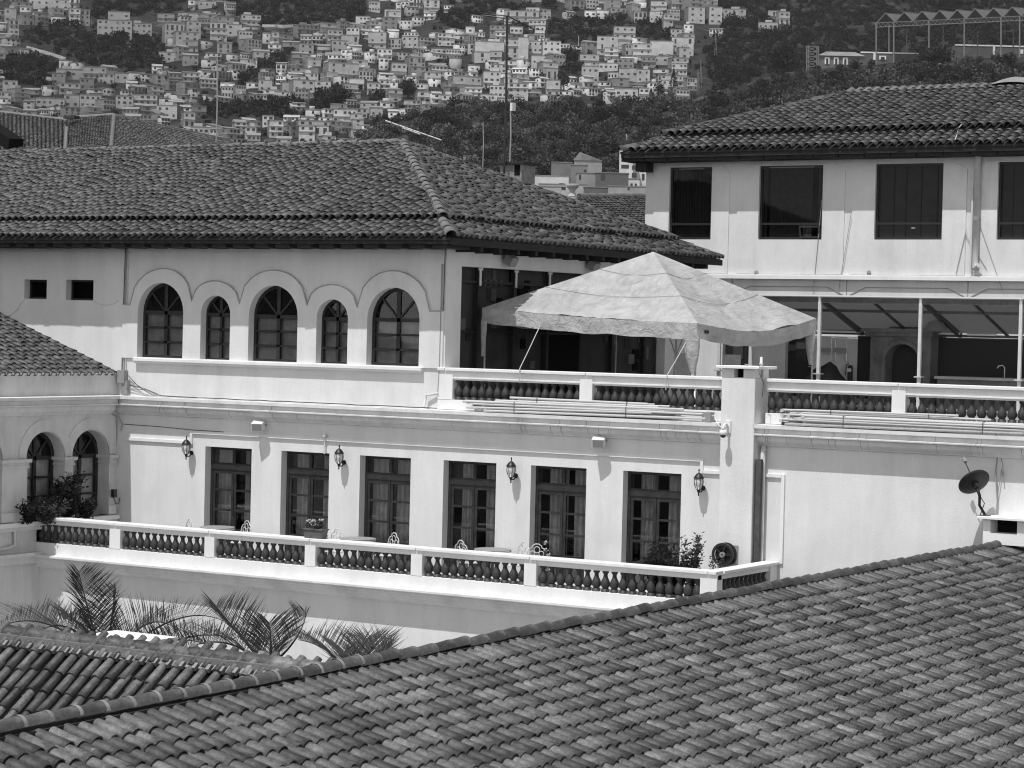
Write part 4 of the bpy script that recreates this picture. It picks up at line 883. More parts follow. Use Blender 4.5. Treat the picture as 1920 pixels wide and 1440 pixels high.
# ================================================================== LANTERNS on the lower wall
def make_lantern():
    t = thing('wall_lantern', 'x', 'lantern', (0, 0, 0), local=True, group='wall lanterns between the balcony doors')
    y = -.20
    MB().lathe([(.055, -.012), (.055, .012)], (0, 0, 0), 12).build('wall_plate', 'iron', t).rotation_euler = (math.pi/2, 0, 0)
    MB().tube([(0, -.01, -.02), (0, -.08, -.08), (0, -.15, -.08), (0, y, -.04)], .014, 8).build('arm', 'iron', t, smooth=True)
    MB().lathe([(.006, -.16), (.018, -.14), (.012, -.11), (.03, -.06), (.045, -.03), (.05, -.02)], (0, y, 0), 12).build('lower_finial', 'iron', t, smooth=True)
    MB().lathe([(.045, -.02), (.085, .06), (.098, .13), (.092, .19), (.08, .215)], (0, y, 0), 16).build('glass_globe', 'lamp_glass', t, smooth=True)
    for k in range(8):
        a = 2*math.pi*k/8; MB().tube([(r*math.cos(a), y+r*math.sin(a), z) for r, z in ((.05, -.02), (.09, .06), (.103, .13), (.097, .19), (.085, .215))], .006, 5).build('cage_bar', 'iron', t)
    MB().lathe([(.11, .21), (.115, .225), (.095, .25), (.06, .30), (.03, .325), (.012, .33), (.010, .36), (.018, .375), (.006, .42)], (0, y, 0), 16).build('cap', 'iron', t, smooth=True)
    return t
lan = make_lantern()
LN = [((359, 849), 'black wall lantern at the far left, left of the first balcony door'), ((645, 867), 'black wall lantern between the second and third balcony door'), ((967, 892), 'black wall lantern between the fourth and fifth balcony door'), ((1318, 915), 'black wall lantern right of the last balcony door, beside the pillar')]
for i, ((u, v), lb_) in enumerate(LN):
    p = onY(u, v, -.015); o = lan if i == 0 else dup(lan, None); o.location = tuple(p); o['label'] = lb_
# box speakers on the wall
for u, v, lb_ in ((494, 796, 'small white box speaker on the wall above the first balcony doors'), (1131, 826, 'small white box speaker on the wall above the last balcony doors')):
    p = onY(u, v, 0); t = thing('box_speaker', lb_, 'speaker', tuple(p), group='box speakers on the wall')
    c = np.array([p[0]+.03, -.25, p[2]-.03]); R1 = Matrix.Rotation(.35, 3, 'Z') @ Matrix.Rotation(.3, 3, 'X'); a, b, d = (np.array(R1.col[k]) for k in range(3))
    MB().obox(c, a*.14, b*.10, d*.105).build('cabinet', 'plastic_white', t, bevel=.012); MB().obox(c-b*.102, a*.118, b*.004, d*.084).build('grille', 'plastic_grey', t); MB().tube([(p[0]+.08, -.0, p[2]), (p[0]+.05, -.18, p[2]-.02)], .02).build('bracket', 'plastic_grey', t)
# ================================================================== POLE BUNDLES on the cornice
def bundle(label, u0, v0, u1, v1, n, y0_, rad=.027, seed=1, zlift=0):
    a, b = onY(u0, v0, y0_), onY(u1, v1, y0_); rr = random.Random(seed); t = thing('pole_bundle', label, 'poles', tuple((a+b)/2), group='bundles of tent poles on the cornice')
    k = 0; z0 = 11.135+rad+zlift
    for row in range(4):
        for col in range(max(1, n//3)):
            yy = y0_+(col-(n//3-1)/2)*rad*2.3; zz = z0+row*rad*2.0; s0 = rr.uniform(-.2, .5); s1 = rr.uniform(-.4, .15)
            MB().tube([(a[0]+s0, yy+rr.uniform(-.01, .01), zz+rr.uniform(-.01, .04)), (b[0]+s1*2.5, yy+rr.uniform(-.03, .03), zz+rr.uniform(-.015, .05))], rad*rr.uniform(.8, 1.05), 8).build('pole', rr.choice(['steel', 'plastic_white', 'plastic_white', 'tin']), t, smooth=True)
            if rr.random() < .5: MB().box(a[0]+s0-.04, a[0]+s0+.03, yy-rad*1.2, yy+rad*1.2, zz-rad, zz+rad*1.3).build('joint', rr.choice(['steel', 'plastic_dark']), t)
    hh = rad*2*4+.02
    for f in (.22, .72):
        x = a[0]+(b[0]-a[0])*f; w_ = n//3*rad*1.25+.01; MB().tube([(x, y0_-w_, z0-rad), (x, y0_-w_, z0-rad+hh), (x, y0_+w_, z0-rad+hh), (x+.02, y0_+w_, z0-rad)], .007).build('tie', 'cable_dark', t)
    return t
bundle('bundle of steel tent poles lying on the cornice below the tent, front bundle', 880, 768, 1300, 785, 9, -.25, seed=2)
bundle('second bundle of tent poles leaning on the balustrade base below the tent', 938, 756, 1275, 768, 6, -.12, seed=3, zlift=.10)
bundle('bundle of steel tent poles on the cornice right of the chimney pillar, front bundle', 1475, 790, 2000, 812, 9, -.25, seed=4)
bundle('upper bundle of tent poles behind, right of the chimney pillar', 1482, 772, 1850, 785, 6, -.12, seed=5, zlift=.10)
jb = thing('junction_box', 'grey junction box on the cornice against the left side of the pillar', 'box', tuple(onY(1337, 775, -.2))); p = onY(1330, 778, -.2); MB().box(p[0]-.12, p[0]+.08, -.3, -.12, 11.135, 11.33).build('case', 'plastic_grey', jb); MB().tube([(p[0]+.08, -.25, 11.25), (p[0]+.2, -.36, 11.28), (p[0]+.3, -.42, 11.1), (p[0]+.42, -.42, 11.02), (-21.98, -.39, 11.06)], .014).build('cable', 'plastic_white', jb)
# ================================================================== CABLES and boxes on the walls
def cable(name, label, pts, r, mat='cable_grey'):
    o = MB().tube(pts, r, 5).build(name, mat); tag(o, label, 'cable'); return o
cb = thing('electric_box', 'grey electric box with bundled cables in the corner above the cornice', 'box', tuple(onY(232, 740, -.1)))
p = onY(229, 712, -.08); MB().box(p[0]-.10, p[0]+.12, -.16, -.01, 11.42, 11.75).build('case', 'plastic_grey', cb, bevel=.01); MB().box(p[0]+.02, p[0]+.20, -.12, -.01, 11.14, 11.50).build('case', 'tin', cb)
for k, (dx, dz, e) in enumerate(((.16, 11.62, 2.4), (.2, 11.5, 3.1), (.22, 11.38, 2.0), (.2, 11.3, 1.4))):
    MB().tube([(p[0]+dx, -.05, dz), (p[0]+.5+.12*k, -.08, 11.28+.03*(3-k)), (p[0]+1.0+.1*k, -.12, 11.165), (p[0]+e, -.14, 11.15)], .010, 5).build('cable', 'cable_grey' if k % 2 else 'cable_dark', cb)
for k in range(3):
    x = p[0]-.02+.045*k; MB().tube([(x, -.03, 14.85), (x-.03+.01*k, -.03, 13.0), (x-.04+.02*k, -.03, 11.7)], .012, 5).build('conduit', ('cable_dark', 'cable_grey', 'pvc')[k], cb)
MB().tube([(p[0]-.2, -.36, 11.6), (p[0]-.23, -.42, 11.3), (p[0]-.18, -.42, 11.0), (p[0]-.2, -.36, 10.7), (p[0]-.16, -.08, 10.6), (p[0]-.17, -.04, 10.2), (p[0]-.2, -.03, 9.7)], .016, 6).build('cable', 'cable_grey', cb)
MB().tube([(p[0]-.06, -.40, 11.14), (p[0]-.05, -.40, 10.9), (p[0]-.08, -.1, 10.62), (p[0]+.0, -.04, 10.4), (p[0]-.05, -.03, 10.25)], .014, 6).build('cable', 'cable_grey', cb)
rr = random.Random(8); pts = []
x = -37.6
while x < -29.2: pts.append((x, -.10+rr.uniform(-.05, .05), 11.145+rr.uniform(0, .015))); x += .35
cable('roof_cable', 'thin cables lying along the cornice below the arched windows', pts, .014, 'cable_grey')
pts = [(q[0]+.2, q[1]-.06, q[2]) for q in pts]; cable('roof_cable', 'second thin cable lying along the front of the cornice', pts, .010, 'cable_dark')
cable('wall_cable', 'thin cable along the wall under the cornice from the corner', [onY(u, v, -.01) for u, v in ((230, 795), (300, 800), (360, 806), (420, 810))], .008, 'cable_dark')
dq = thing('corner_pipe', 'thin conduit running down the corner of the upper storey beside the last arched window', 'pipe', tuple(onY(822, 750, -.05)))
MB().tube([onY(829, 495, -.04), onY(827, 583, -.04), onY(824, 690, -.04), onY(821, 740, -.04)], .016).build('pipe', 'cable_grey', dq); MB().tube([onY(795, 762, -.12), onY(799, 741, -.1), onY(818, 738, -.06), onY(822, 738, -.05)], .028, 8).build('elbow', 'pvc', dq, smooth=True); MB().tube([onY(835, 462, -.03), onY(832, 560, -.03), onY(826, 680, -.03)], .010).build('cable', 'cable_dark', dq)
ap = thing('wall_conduit', 'white conduit dropping from the moulding to the second balcony door', 'pipe', tuple(onY(609, 815, -.05))); a_ = onY(609, 817, -.06); MB().tube([(a_[0], -.06, 10.36), (a_[0]+.0, -.06, 9.97)], .018).build('pipe', 'pvc', ap); MB().lathe([(.05, -.03), (.05, .03)], (a_[0], -.07, 10.40), 10).build('junction', 'pvc', ap)
lw = thing('wing_downpipe', 'small downpipe with elbow on the shaded wall below the arches', 'pipe', tuple(onX(28, 1028, XW+.05)))
a_, b_ = onX(28, 982, XW+.06), onX(28, 1022, XW+.06); MB().tube([a_, b_, b_+np.array([0, -.25, -.06]), b_+np.array([0, -1.4, -.1])], .04, 8).build('pipe', 'pvc', lw, smooth=True); MB().box(a_[0]-.05, a_[0]+.05, a_[1]-.07, a_[1]+.07, a_[2], a_[2]+.12).build('hopper', 'pvc', lw)
tl = thing('meter_box', 'small dark box with hanging cable on the last pier of the arcade', 'box', tuple(onX(213, 925, XW+.2))); a_ = onX(213, 925, XW+.16); MB().box(a_[0]-.03, a_[0]+.06, a_[1]-.06, a_[1]+.06, a_[2]-.10, a_[2]+.10).build('case', 'plastic_dark', tl); MB().tube([a_+np.array([0, 0, -.1]), a_+np.array([.02, .06, -.25]), a_+np.array([.02, .18, -.27]), a_+np.array([0, .22, -.12])], .012).build('cable', 'cable_dark', tl)
# thin guy wires on the right building
for k, (a, b) in enumerate((((1810, 440), (1850, 505)), ((1812, 430), (1792, 515)), ((1838, 425), (1880, 545)), ((1541, 375), (1524, 555)), ((1596, 400), (1570, 560)))):
    cable('stay_wire', ['thin wire beside the downpipe slanting right', 'thin wire beside the downpipe slanting left', 'long thin wire right of the downpipe', 'thin wire hanging below the hopper window', 'faint thin wire between second and third window'][k], [onY(*a, RY-.05), onY(*b, RY-.05)], .008, 'cable_grey')
cable('roof_cable', 'pale cable hanging over the tiles of the right building roof', [onY(1813, 219, 15.2), onY(1798, 240, 14.2), onY(1791, 262, 13.25), onY(1797, 287, 13.9)], .018, 'rope')
# ================================================================== DISH, SMALL VENT BOX
vb = thing('vent_box', 'white vent box with dark opening at the end of the foreground ridge', 'vent', (-15.4, -.3, 9.0)); q0 = onY(1845, 985, -.45)[0]
MB().box(q0, -14.9, -.50, 0-.002, 9.00, 9.06).build('base', 'white_paint', vb)
MB().box(q0-.09, -14.8, -.62, -.002, 9.49, 9.54).build('cap', 'white_paint', vb, bevel=.006)
xa, xb = onY(1857, 990, -.5)[0], onY(1907, 990, -.5)[0]
MB().box(q0, xa, -.50, -.002, 9.061, 9.489).build('side', 'white_paint', vb); MB().box(xb, -14.9, -.50, -.002, 9.061, 9.489).build('side', 'white_paint', vb); MB().box(xa, xb, -.50, -.002, 9.061, 9.22).build('front', 'white_paint', vb); MB().box(xa+.001, xb-.001, -.1, -.003, 9.22, 9.488).build('flue', 'void', vb)
ds = thing('satellite_dish', 'dark satellite dish on a bent arm on the white vent box', 'dish', (-16.2, -.4, 9.54))
c = onY(1829, 908, -.55); base = onY(1847, 969, -.45); base = np.array([base[0], -.42, 9.54]); nrm = CW*.72+(CR*-.40+CU*.90)*.70; nrm /= np.linalg.norm(nrm)
ea = np.cross(nrm, (0, 0, 1)); ea /= np.linalg.norm(ea); eb = np.cross(nrm, ea); vs = []
nr, ns = 6, 28
for j in range(nr+1):
    r = .33*j/nr
    for i in range(ns): a = 2*math.pi*i/ns; vs.append(c+ea*r*1.0*math.cos(a)+eb*r*.95*math.sin(a)+nrm*(.07*(j/nr)**2))
m = MB(); m.add(vs, [(j*ns+i, j*ns+(i+1) % ns, (j+1)*ns+(i+1) % ns, (j+1)*ns+i) for j in range(nr) for i in range(ns)]); dd = m.build('reflector', 'stainless_dark', ds, smooth=True); md = dd.modifiers.new('thick', 'SOLIDIFY'); md.thickness = .012
MB().tube([base, base+np.array([-.14, .02, .20]), c-nrm*.16+np.array([.02, 0, -.12]), c-nrm*.02], [.03, .028, .03, .04], 8).build('arm', 'stainless_dark', ds, smooth=True); MB().box(base[0]-.12, base[0]+.08, -.5, -.34, 9.54, 9.555).build('foot', 'steel_dark', ds)
MB().tube([c-nrm*.1, c-nrm*.1+np.array([.08, 0, -.2]), base+np.array([-.02, -.03, .25]), base+np.array([-.1, -.02, .02])], .010, 5).build('cable', 'cable_dark', ds); MB().obox(c-nrm*.05, ea*.05, eb*.06, nrm*.05).build('mount', 'stainless_dark', ds)
tip = c+nrm*.30+(CR*-.3+CU*.9)*.30
MB().tube([c-(CR*-.4+CU*.9)*.20+nrm*.05, tip], .010).build('feed_arm', 'stainless_dark', ds); MB().obox(tip, ea*.03, eb*.03, nrm*.05).build('feed_horn', 'plastic_grey', ds)
cable('hanging_cable', 'loose bundle of cables hanging down the right wall beside the dish', [onY(u, v, -.34 if v < 822 else -.06) for u, v in ((1867, 812), (1869, 826), (1871, 850), (1867, 880), (1868, 910), (1870, 940), (1868, 968))], .016, 'cable_grey')
cable('hanging_cable', 'second looser cable loop hanging beside the dish on the right wall', [onY(u, v, -.34 if v < 822 else -.06) for u, v in ((1868, 812), (1872, 840), (1880, 870), (1882, 905), (1878, 880), (1870, 930), (1869, 966))], .009, 'cable_grey')

# ================================================================== FOLIAGE HELPERS
def leaf_cloud(n, rad, leaf, seed, squash=.8, hollow=.45, lobes=0):
    r = np.random.default_rng(seed); d = r.normal(size=(n, 3)); d /= np.linalg.norm(d, axis=1)[:, None]; rr = (hollow+(1-hollow)*r.random(n)**.6)
    P = d*rr[:, None]*rad
    if lobes:
        c = r.normal(size=(lobes, 3)); c /= np.linalg.norm(c, axis=1)[:, None]; c *= rad*.55*r.random((lobes, 1))**.4; k = r.integers(0, lobes, n); P = P*.55+c[k]
    P[:, 2] *= squash
    a = r.normal(size=(n, 3)); a /= np.linalg.norm(a, axis=1)[:, None]; b = np.cross(a, r.normal(size=(n, 3))); b /= np.linalg.norm(b, axis=1)[:, None]
    s = leaf*r.uniform(.6, 1.3, (n, 1)); V = np.stack([P-a*s, P-b*s*.6, P+a*s, P+b*s*.6], 1).reshape(-1, 3); F = np.arange(4*n).reshape(-1, 4)
    t = np.repeat(np.clip(.5+.25*r.normal(size=n), 0, 1), 4); return V, F, t
BUSH = [leaf_cloud(110, 1., .19, 70+k, .75, .5, lobes=5+k % 3) for k in range(6)]
BUSHF = [leaf_cloud(270, 1., .115, 170+k, .8, .45, lobes=7+k % 3) for k in range(6)]
def scatter(name, places, mat, label=None, cat=None, seed=0, lib=None):
    lib = lib or BUSH; r = np.random.default_rng(seed); VV = []; FF = []; TT = []; k = 0
    for (p, s) in places:
        V, F, t = lib[r.integers(0, 6)]; a = r.uniform(0, 6.28); c, s_ = math.cos(a), math.sin(a); Q = V.copy(); Q[:, 0], Q[:, 1] = V[:, 0]*c-V[:, 1]*s_, V[:, 0]*s_+V[:, 1]*c
        Q = Q*np.array([s, s, s*r.uniform(.75, 1.25)])+p+np.array([0, 0, s*.45]); VV.append(Q); FF.append(F+k); k += len(Q); TT.append(np.clip((t-.5)*.5+r.random()**1.6*.95, 0, 1))
    o = mesh_np(name, np.concatenate(VV), np.concatenate(FF), mat, None, np.concatenate(TT), 'stuff')
    return tag(o, label, cat)

# ================================================================== HILLS
TBL_R = np.array([250, 500, 800, 1250, 2000, 2700, 3600.]); TBL_E = np.array([-.05, .005, .038, .073, .138, .19, .25])
def fnoise(az, r): return .0028*noise.noise(Vector((az*38, r*.0042, 1.)))+.0016*noise.noise(Vector((az*95, r*.012, 5.)))
def far_e(az, r): return float(np.interp(r, TBL_R, TBL_E))+fnoise(az, r)*min(1., max(0, (r-900)/300))
def hdir(u, v): d = ray(u, v); h = math.hypot(d[0], d[1]); return math.atan2(-d[0], d[1]), d[2]/h
def far_pt(u, v):
    az, e = hdir(u, v); r = float(np.interp(e, TBL_E, TBL_R))
    for _ in range(4): r = float(np.interp(e-fnoise(az, r)*min(1., max(0, (r-900)/300)), TBL_E, TBL_R))
    return np.array([CAM[0]-math.sin(az)*r, CAM[1]+math.cos(az)*r, CAM[2]+e*r]), r
def polar(az, r, e): return (CAM[0]-math.sin(az)*r, CAM[1]+math.cos(az)*r, CAM[2]+e*r)
AZ0 = YAW
rs = np.concatenate([np.linspace(250, 900, 16), np.linspace(930, 2350, 114)]); azs = np.linspace(AZ0-.42, AZ0+.42, 200)
V = np.array([polar(a, r, far_e(a, r)) for r in rs for a in azs]); na = len(azs)
F = np.array([(j*na+i, j*na+i+1, (j+1)*na+i+1, (j+1)*na+i) for j in range(len(rs)-1) for i in range(na-1)])
o = mesh_np('hillside', V, F, 'hill_ground', smooth=True); tag(o, kind='structure')
CRU = [500, 640, 700, 760, 830, 900, 1000, 1100, 1200, 1260, 1310, 1380, 1440, 1500, 1560, 1640, 1760, 1920, 2100, 2400]; CRV = [330, 285, 244, 222, 208, 198, 190, 194, 200, 192, 178, 160, 138, 132, 127, 122, 112, 108, 104, 100]
def crest_v(u): return float(np.interp(u, CRU, CRV))
RCR = 1150.
cr_az = np.array([hdir(u, v)[0] for u, v in zip(CRU, CRV)])[::-1]; cr_e = np.array([hdir(u, v)[1] for u, v in zip(CRU, CRV)])[::-1]
def near_e(az, r):
    ec = float(np.interp(az, cr_az, cr_e)); n = .0022*noise.noise(Vector((az*60, r*.009, 9.)))
    if r <= RCR: t = (r-780)/(RCR-780); return .040+(ec-.040)*max(t, -.3)**1 if t > 0 else .040+t*.08 if t > -1 else -.04
    z = RCR*ec-(r-RCR)*.30; return z/r
def near_e2(az, r): return near_e(az, r)+.0020*noise.noise(Vector((az*60, r*.009, 9.)))*(1 if r < RCR*.97 else .3)
def near_pt(u, v):
    az, e = hdir(u, v); ec = float(np.interp(az, cr_az, cr_e)); t = (e-.040)/(ec-.040)
    if t > 1 or t < 0: return None, 0
    r = 780+t*(RCR-780); e2 = near_e2(az, r); return np.array(polar(az, r, e2)), r
rs2 = np.concatenate([np.linspace(430, 770, 8), np.linspace(785, RCR, 46), np.linspace(RCR+12, RCR+330, 12)]); az2 = np.linspace(cr_az[0], cr_az[-1], 190); na = len(az2)
V = np.array([polar(a, r, near_e2(a, r)) for r in rs2 for a in az2]); F = np.array([(j*na+i, j*na+i+1, (j+1)*na+i+1, (j+1)*na+i) for j in range(len(rs2)-1) for i in range(na-1)])
o = mesh_np('wooded_hill', V, F, 'hill_near', smooth=True); tag(o, kind='structure')

# ---- vegetation zones of the far hillside, in photo pixels
GREEN = [[(30, 62), (130, 45), (185, 72), (330, 72), (305, 95), (296, 128), (215, 132), (160, 118), (70, 85)], [(165, 0), (345, 0), (330, 34), (240, 30), (170, 40)], [(430, 0), (690, 0), (690, 26), (660, 46), (600, 52), (490, 50), (440, 28)],
         [(0, 108), (90, 110), (105, 135), (0, 140)], [(470, 130), (510, 112), (560, 85), (560, 110), (510, 135), (460, 158), (430, 165)], [(380, 195), (560, 195), (560, 215), (380, 232)], [(575, 210), (585, 180), (640, 165), (650, 190), (620, 205)],
         [(690, 185), (720, 175), (735, 190), (700, 205)], [(745, 155), (775, 155), (770, 180), (745, 180)], [(850, 0), (1040, 0), (1050, 20), (950, 22), (850, 45), (820, 40)], [(830, 35), (880, 45), (880, 60), (830, 52)], [(1025, 40), (1180, 35), (1190, 45), (1150, 60), (1120, 85), (1040, 90), (1030, 60)], [(1185, 40), (1255, 50), (1260, 75), (1195, 75)],
         [(1050, 100), (1090, 100), (1090, 140), (1050, 140)], [(1340, 0), (1640, 0), (1640, 130), (1460, 150), (1340, 180), (1320, 100), (1350, 60)], [(0, 145), (60, 140), (110, 150), (90, 165), (0, 165)], [(1640, 0), (2000, 0), (2000, 110), (1640, 120)]]
def inpoly(x, y, P):
    c = False; j = len(P)-1
    for i in range(len(P)):
        if (P[i][1] > y) != (P[j][1] > y) and x < (P[j][0]-P[i][0])*(y-P[i][1])/(P[j][1]-P[i][1])+P[i][0]: c = not c
        j = i
    return c
def green(x, y): return any(inpoly(x, y, P) for P in GREEN)
rr = random.Random(21); pl = []
tries = 0
while len(pl) < 3900 and tries < 60000:
    tries += 1; u = rr.uniform(-60, 1980); v = rr.uniform(-40, 285)
    if v > crest_v(u)+2 and u > 660: continue
    gz = green(u, v)
    if not gz and rr.random() > .14: continue
    p, r = far_pt(u, v); pl.append((p, rr.uniform(2.0, 6.0) if gz else rr.uniform(1.4, 3.4)))
scatter('hillside_bushes', pl, 'leaf_hill', 'scattered scrub and bushes on the far built-up hillside', 'bushes', 3)
pl = []; tries = 0
while len(pl) < 2200 and tries < 40000:
    tries += 1; u = rr.uniform(560, 1990); v = rr.uniform(90, 345); cv = crest_v(u)
    if v < cv-1: continue
    dens = .95 if u > 1300 else .5+.5*max(0, noise.noise(Vector((u*.012, v*.03, 4)))*2+.45)
    if 985 < u < 1215 and v > 285: dens = .5
    if rr.random() > dens: continue
    p, r = near_pt(u, v)
    if p is None: continue
    pl.append((p, (rr.uniform(3.0, 7.0) if v > cv+26 else rr.uniform(1.5, 2.6)) if u > 1300 else rr.uniform(2.2, 6.2)))
scatter('wooded_slope', pl, 'leaf_slope', 'dense scrub and trees covering the nearer hillside', 'bushes', 4, BUSHF)

# ---- single trees one can tell apart on the hills
def hill_tree(u, v, wpx, hpx, label, hill='near', conifer=False, mat='leaf_dark', seed=0):
    p, r = (near_pt if hill == 'near' else far_pt)(u, v)
    if p is None: p, r = far_pt(u, v)
    t = thing('hill_tree', label, 'tree', tuple(p), group='trees standing out on the hills'); H = hpx*r/FPX; W_ = wpx*r/FPX
    MB().tube([p-np.array([0, 0, 1.]), p+np.array([0, 0, H*.35]), p+np.array([.2, 0, H*.7])], [W_*.05+.12, W_*.035+.08, .05], 7).build('trunk', 'bark', t)
    R2 = np.random.default_rng(900+seed)
    n = 900
    if conifer:
        h = R2.random(n)**1.2; ang = R2.uniform(0, 6.28, n); rad = (1-h)*W_*.5*(.55+.45*R2.random(n)); P = np.stack([rad*np.cos(ang), rad*np.sin(ang), H*(.1+.9*h)], 1)
        a = R2.normal(size=(n, 3)); a /= np.linalg.norm(a, axis=1)[:, None]; b = np.cross(a, R2.normal(size=(n, 3))); b /= np.linalg.norm(b, axis=1)[:, None]; s = W_*.045
        V = (np.stack([P-a*s, P-b*s*.6, P+a*s, P+b*s*.6], 1).reshape(-1, 3)); F = np.arange(4*n).reshape(-1, 4); tt = np.repeat(R2.random(n), 4)
    else:
        V, F, tt = leaf_cloud(n, 1., .085, 800+seed, 1., .35, lobes=9); V = V*np.array([W_*.62, W_*.62, H*.52])+np.array([0, 0, H*.58])
    mesh_np('crown', V+p, F, mat, t, tt)
for i, (u, v, w_, h_, lb_, hl, co) in enumerate([
    (1057, 176, 26, 46, 'round dark tree standing in front of the pale blocks on the hill', 'far', False), (1262, 186, 28, 58, 'pointed dark conifer at the right end of the hillside houses', 'far', True), (1238, 188, 24, 34, 'dark round tree just left of the conifer', 'far', False),
    (1465, 160, 52, 72, 'tall dark tree left of the lattice mast', 'near', False), (1497, 150, 22, 40, 'slim dark tree close beside the lattice mast', 'near', True), (1603, 138, 26, 30, 'round dark tree in front of the low pavilion', 'near', False),
    (1756, 125, 68, 42, 'broad dark tree in front of the glass canopy', 'near', False), (1892, 128, 34, 34, 'dark tree at the right edge below the canopy', 'near', False), (1780, 16, 90, 30, 'dark tree clump rising behind the canopy roof', 'far', False),
    (640, 204, 60, 42, 'large dark leafy tree mass among the houses at the centre left', 'far', False), (765, 184, 34, 32, 'dark bushy tree between the houses above the roof apex', 'far', False), (868, 208, 26, 24, 'dark round bush below the hillside wall', 'far', False), (890, 210, 24, 28, 'second dark round bush below the hillside wall', 'far', False),
    (705, 246, 30, 30, 'dark tree at the foot of the houses above the roof apex', 'far', False), (126, 150, 16, 18, 'small dark tree beside the long grey wall on the left hillside', 'far', False), (1165, 44, 30, 24, 'rounded tree above the terraced white block', 'far', False)]):
    hill_tree(u, v, w_, h_, lb_, hl, co, seed=i)

# ================================================================== HOUSES ON THE HILLSIDE
HOUSES = []
def hv(u, v, near=False): return far_pt(u, v)
def add_house(ul, ur, vt, vb, tone, floors, cols, yaw=0., roof='flat', manual=None):
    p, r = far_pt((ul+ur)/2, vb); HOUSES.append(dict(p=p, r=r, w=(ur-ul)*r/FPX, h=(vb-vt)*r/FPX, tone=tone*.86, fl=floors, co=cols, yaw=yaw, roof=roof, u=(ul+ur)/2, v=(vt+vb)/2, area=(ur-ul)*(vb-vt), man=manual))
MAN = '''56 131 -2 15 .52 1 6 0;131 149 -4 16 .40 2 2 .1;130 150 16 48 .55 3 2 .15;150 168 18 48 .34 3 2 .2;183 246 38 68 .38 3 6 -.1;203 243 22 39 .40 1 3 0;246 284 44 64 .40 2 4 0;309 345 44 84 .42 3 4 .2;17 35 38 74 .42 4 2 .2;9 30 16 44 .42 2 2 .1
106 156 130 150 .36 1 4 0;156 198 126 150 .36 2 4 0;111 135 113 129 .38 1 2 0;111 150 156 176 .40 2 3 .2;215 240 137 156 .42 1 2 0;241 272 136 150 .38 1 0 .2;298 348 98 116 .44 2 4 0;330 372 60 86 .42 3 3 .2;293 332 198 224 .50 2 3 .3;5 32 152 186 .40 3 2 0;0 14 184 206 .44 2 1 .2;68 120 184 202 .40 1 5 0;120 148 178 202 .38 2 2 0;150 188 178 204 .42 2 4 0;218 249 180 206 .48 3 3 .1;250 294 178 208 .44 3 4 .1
453 489 28 48 .46 2 4 .1;448 473 58 82 .52 2 4 .15;425 453 46 68 .46 2 2 .1;394 425 42 76 .46 3 3 0;350 376 40 74 .40 3 2 .1;352 395 26 40 .44 1 4 0;353 366 0 20 .46 2 1 0;372 405 2 16 .42 1 3 0;509 523 60 92 .46 3 1 .2;492 510 62 82 .42 2 1 0;614 642 56 88 .44 3 3 .1;622 652 76 100 .44 2 3 .2;549 590 150 184 .56 3 3 .3;529 552 154 178 .50 2 2 .2;614 674 118 150 .52 3 3 .35;505 531 226 258 .66 3 2 .2;559 618 226 250 .52 2 4 .25;560 590 236 268 .60 3 2 .1;588 616 236 266 .56 2 2 .2;625 668 205 232 .62 2 5 0;485 510 150 172 .48 2 2 0;462 487 155 165 .46 1 2 0;590 620 152 174 .52 2 2 .1;344 366 210 238 .52 2 2 .3;354 400 238 254 .48 1 5 0;460 480 238 260 .56 2 2 .1
890 945 78 112 .66 0 0 .15;944 972 74 112 .56 3 2 0;971 990 70 116 .58 1 1 0;989 1018 77 112 .62 3 3 0;1017 1051 77 120 .66 4 3 .1;1003 1021 48 76 .68 2 2 .1;836 862 92 112 .56 2 5 0;906 938 134 166 .64 3 3 .1;918 950 160 184 .62 2 4 0;952 990 156 184 .60 3 3 0;782 818 172 192 .62 2 2 .3;826 857 178 198 .66 2 2 0;848 904 143 174 .50 2 5 .35;711 731 150 176 .56 3 2 0;730 746 154 172 .58 2 1 0;688 712 155 178 .50 2 2 0;742 752 4 22 .5 2 1 0;745 766 2 22 .52 2 3 .1;832 850 10 24 .54 2 3 0;880 900 122 138 .52 1 2 .2;996 1020 104 130 .56 1 2 0;945 1010 20 42 .46 2 4 0;956 980 50 66 .44 1 3 0;873 890 50 66 .52 1 1 0;711 728 108 132 .52 2 2 .1;734 762 118 150 .52 2 3 .1;690 724 60 92 .46 3 2 .2;727 752 72 92 .46 2 4 0;775 795 32 48 .46 2 3 .2;640 672 66 90 .46 2 3 .1
1151 1191 50 86 .52 3 3 .1;1119 1158 68 104 .52 3 2 0;1087 1123 102 125 .50 2 2 .1;1090 1122 124 160 .48 2 3 0;1123 1158 118 134 .60 1 4 0;1186 1221 82 114 .54 3 3 0;1219 1262 77 108 .66 0 0 .1;1221 1256 105 122 .46 1 2 0;1259 1300 70 106 .56 3 3 0;1152 1196 166 184 .60 1 3 0;1198 1217 165 188 .60 2 2 .15;1096 1118 20 34 .54 1 2 0;1116 1141 19 36 .52 1 2 0;1218 1242 21 42 .60 2 3 .1;1244 1262 26 58 .48 3 2 .2;1290 1322 13 44 .54 3 2 .3;1329 1354 13 46 .58 3 2 .3;1354 1398 17 38 .40 2 3 0;1282 1300 46 66 .56 2 2 0;1220 1250 2 20 .54 2 2 0;1160 1196 128 152 .46 1 3 0;1194 1218 130 156 .50 2 2 0;1024 1050 150 184 .54 2 2 .1;1024 1046 128 150 .40 1 2 0;1440 1462 20 40 .42 2 1 0;1460 1481 22 58 .52 3 2 .4;1422 1458 42 58 .44 1 4 0'''
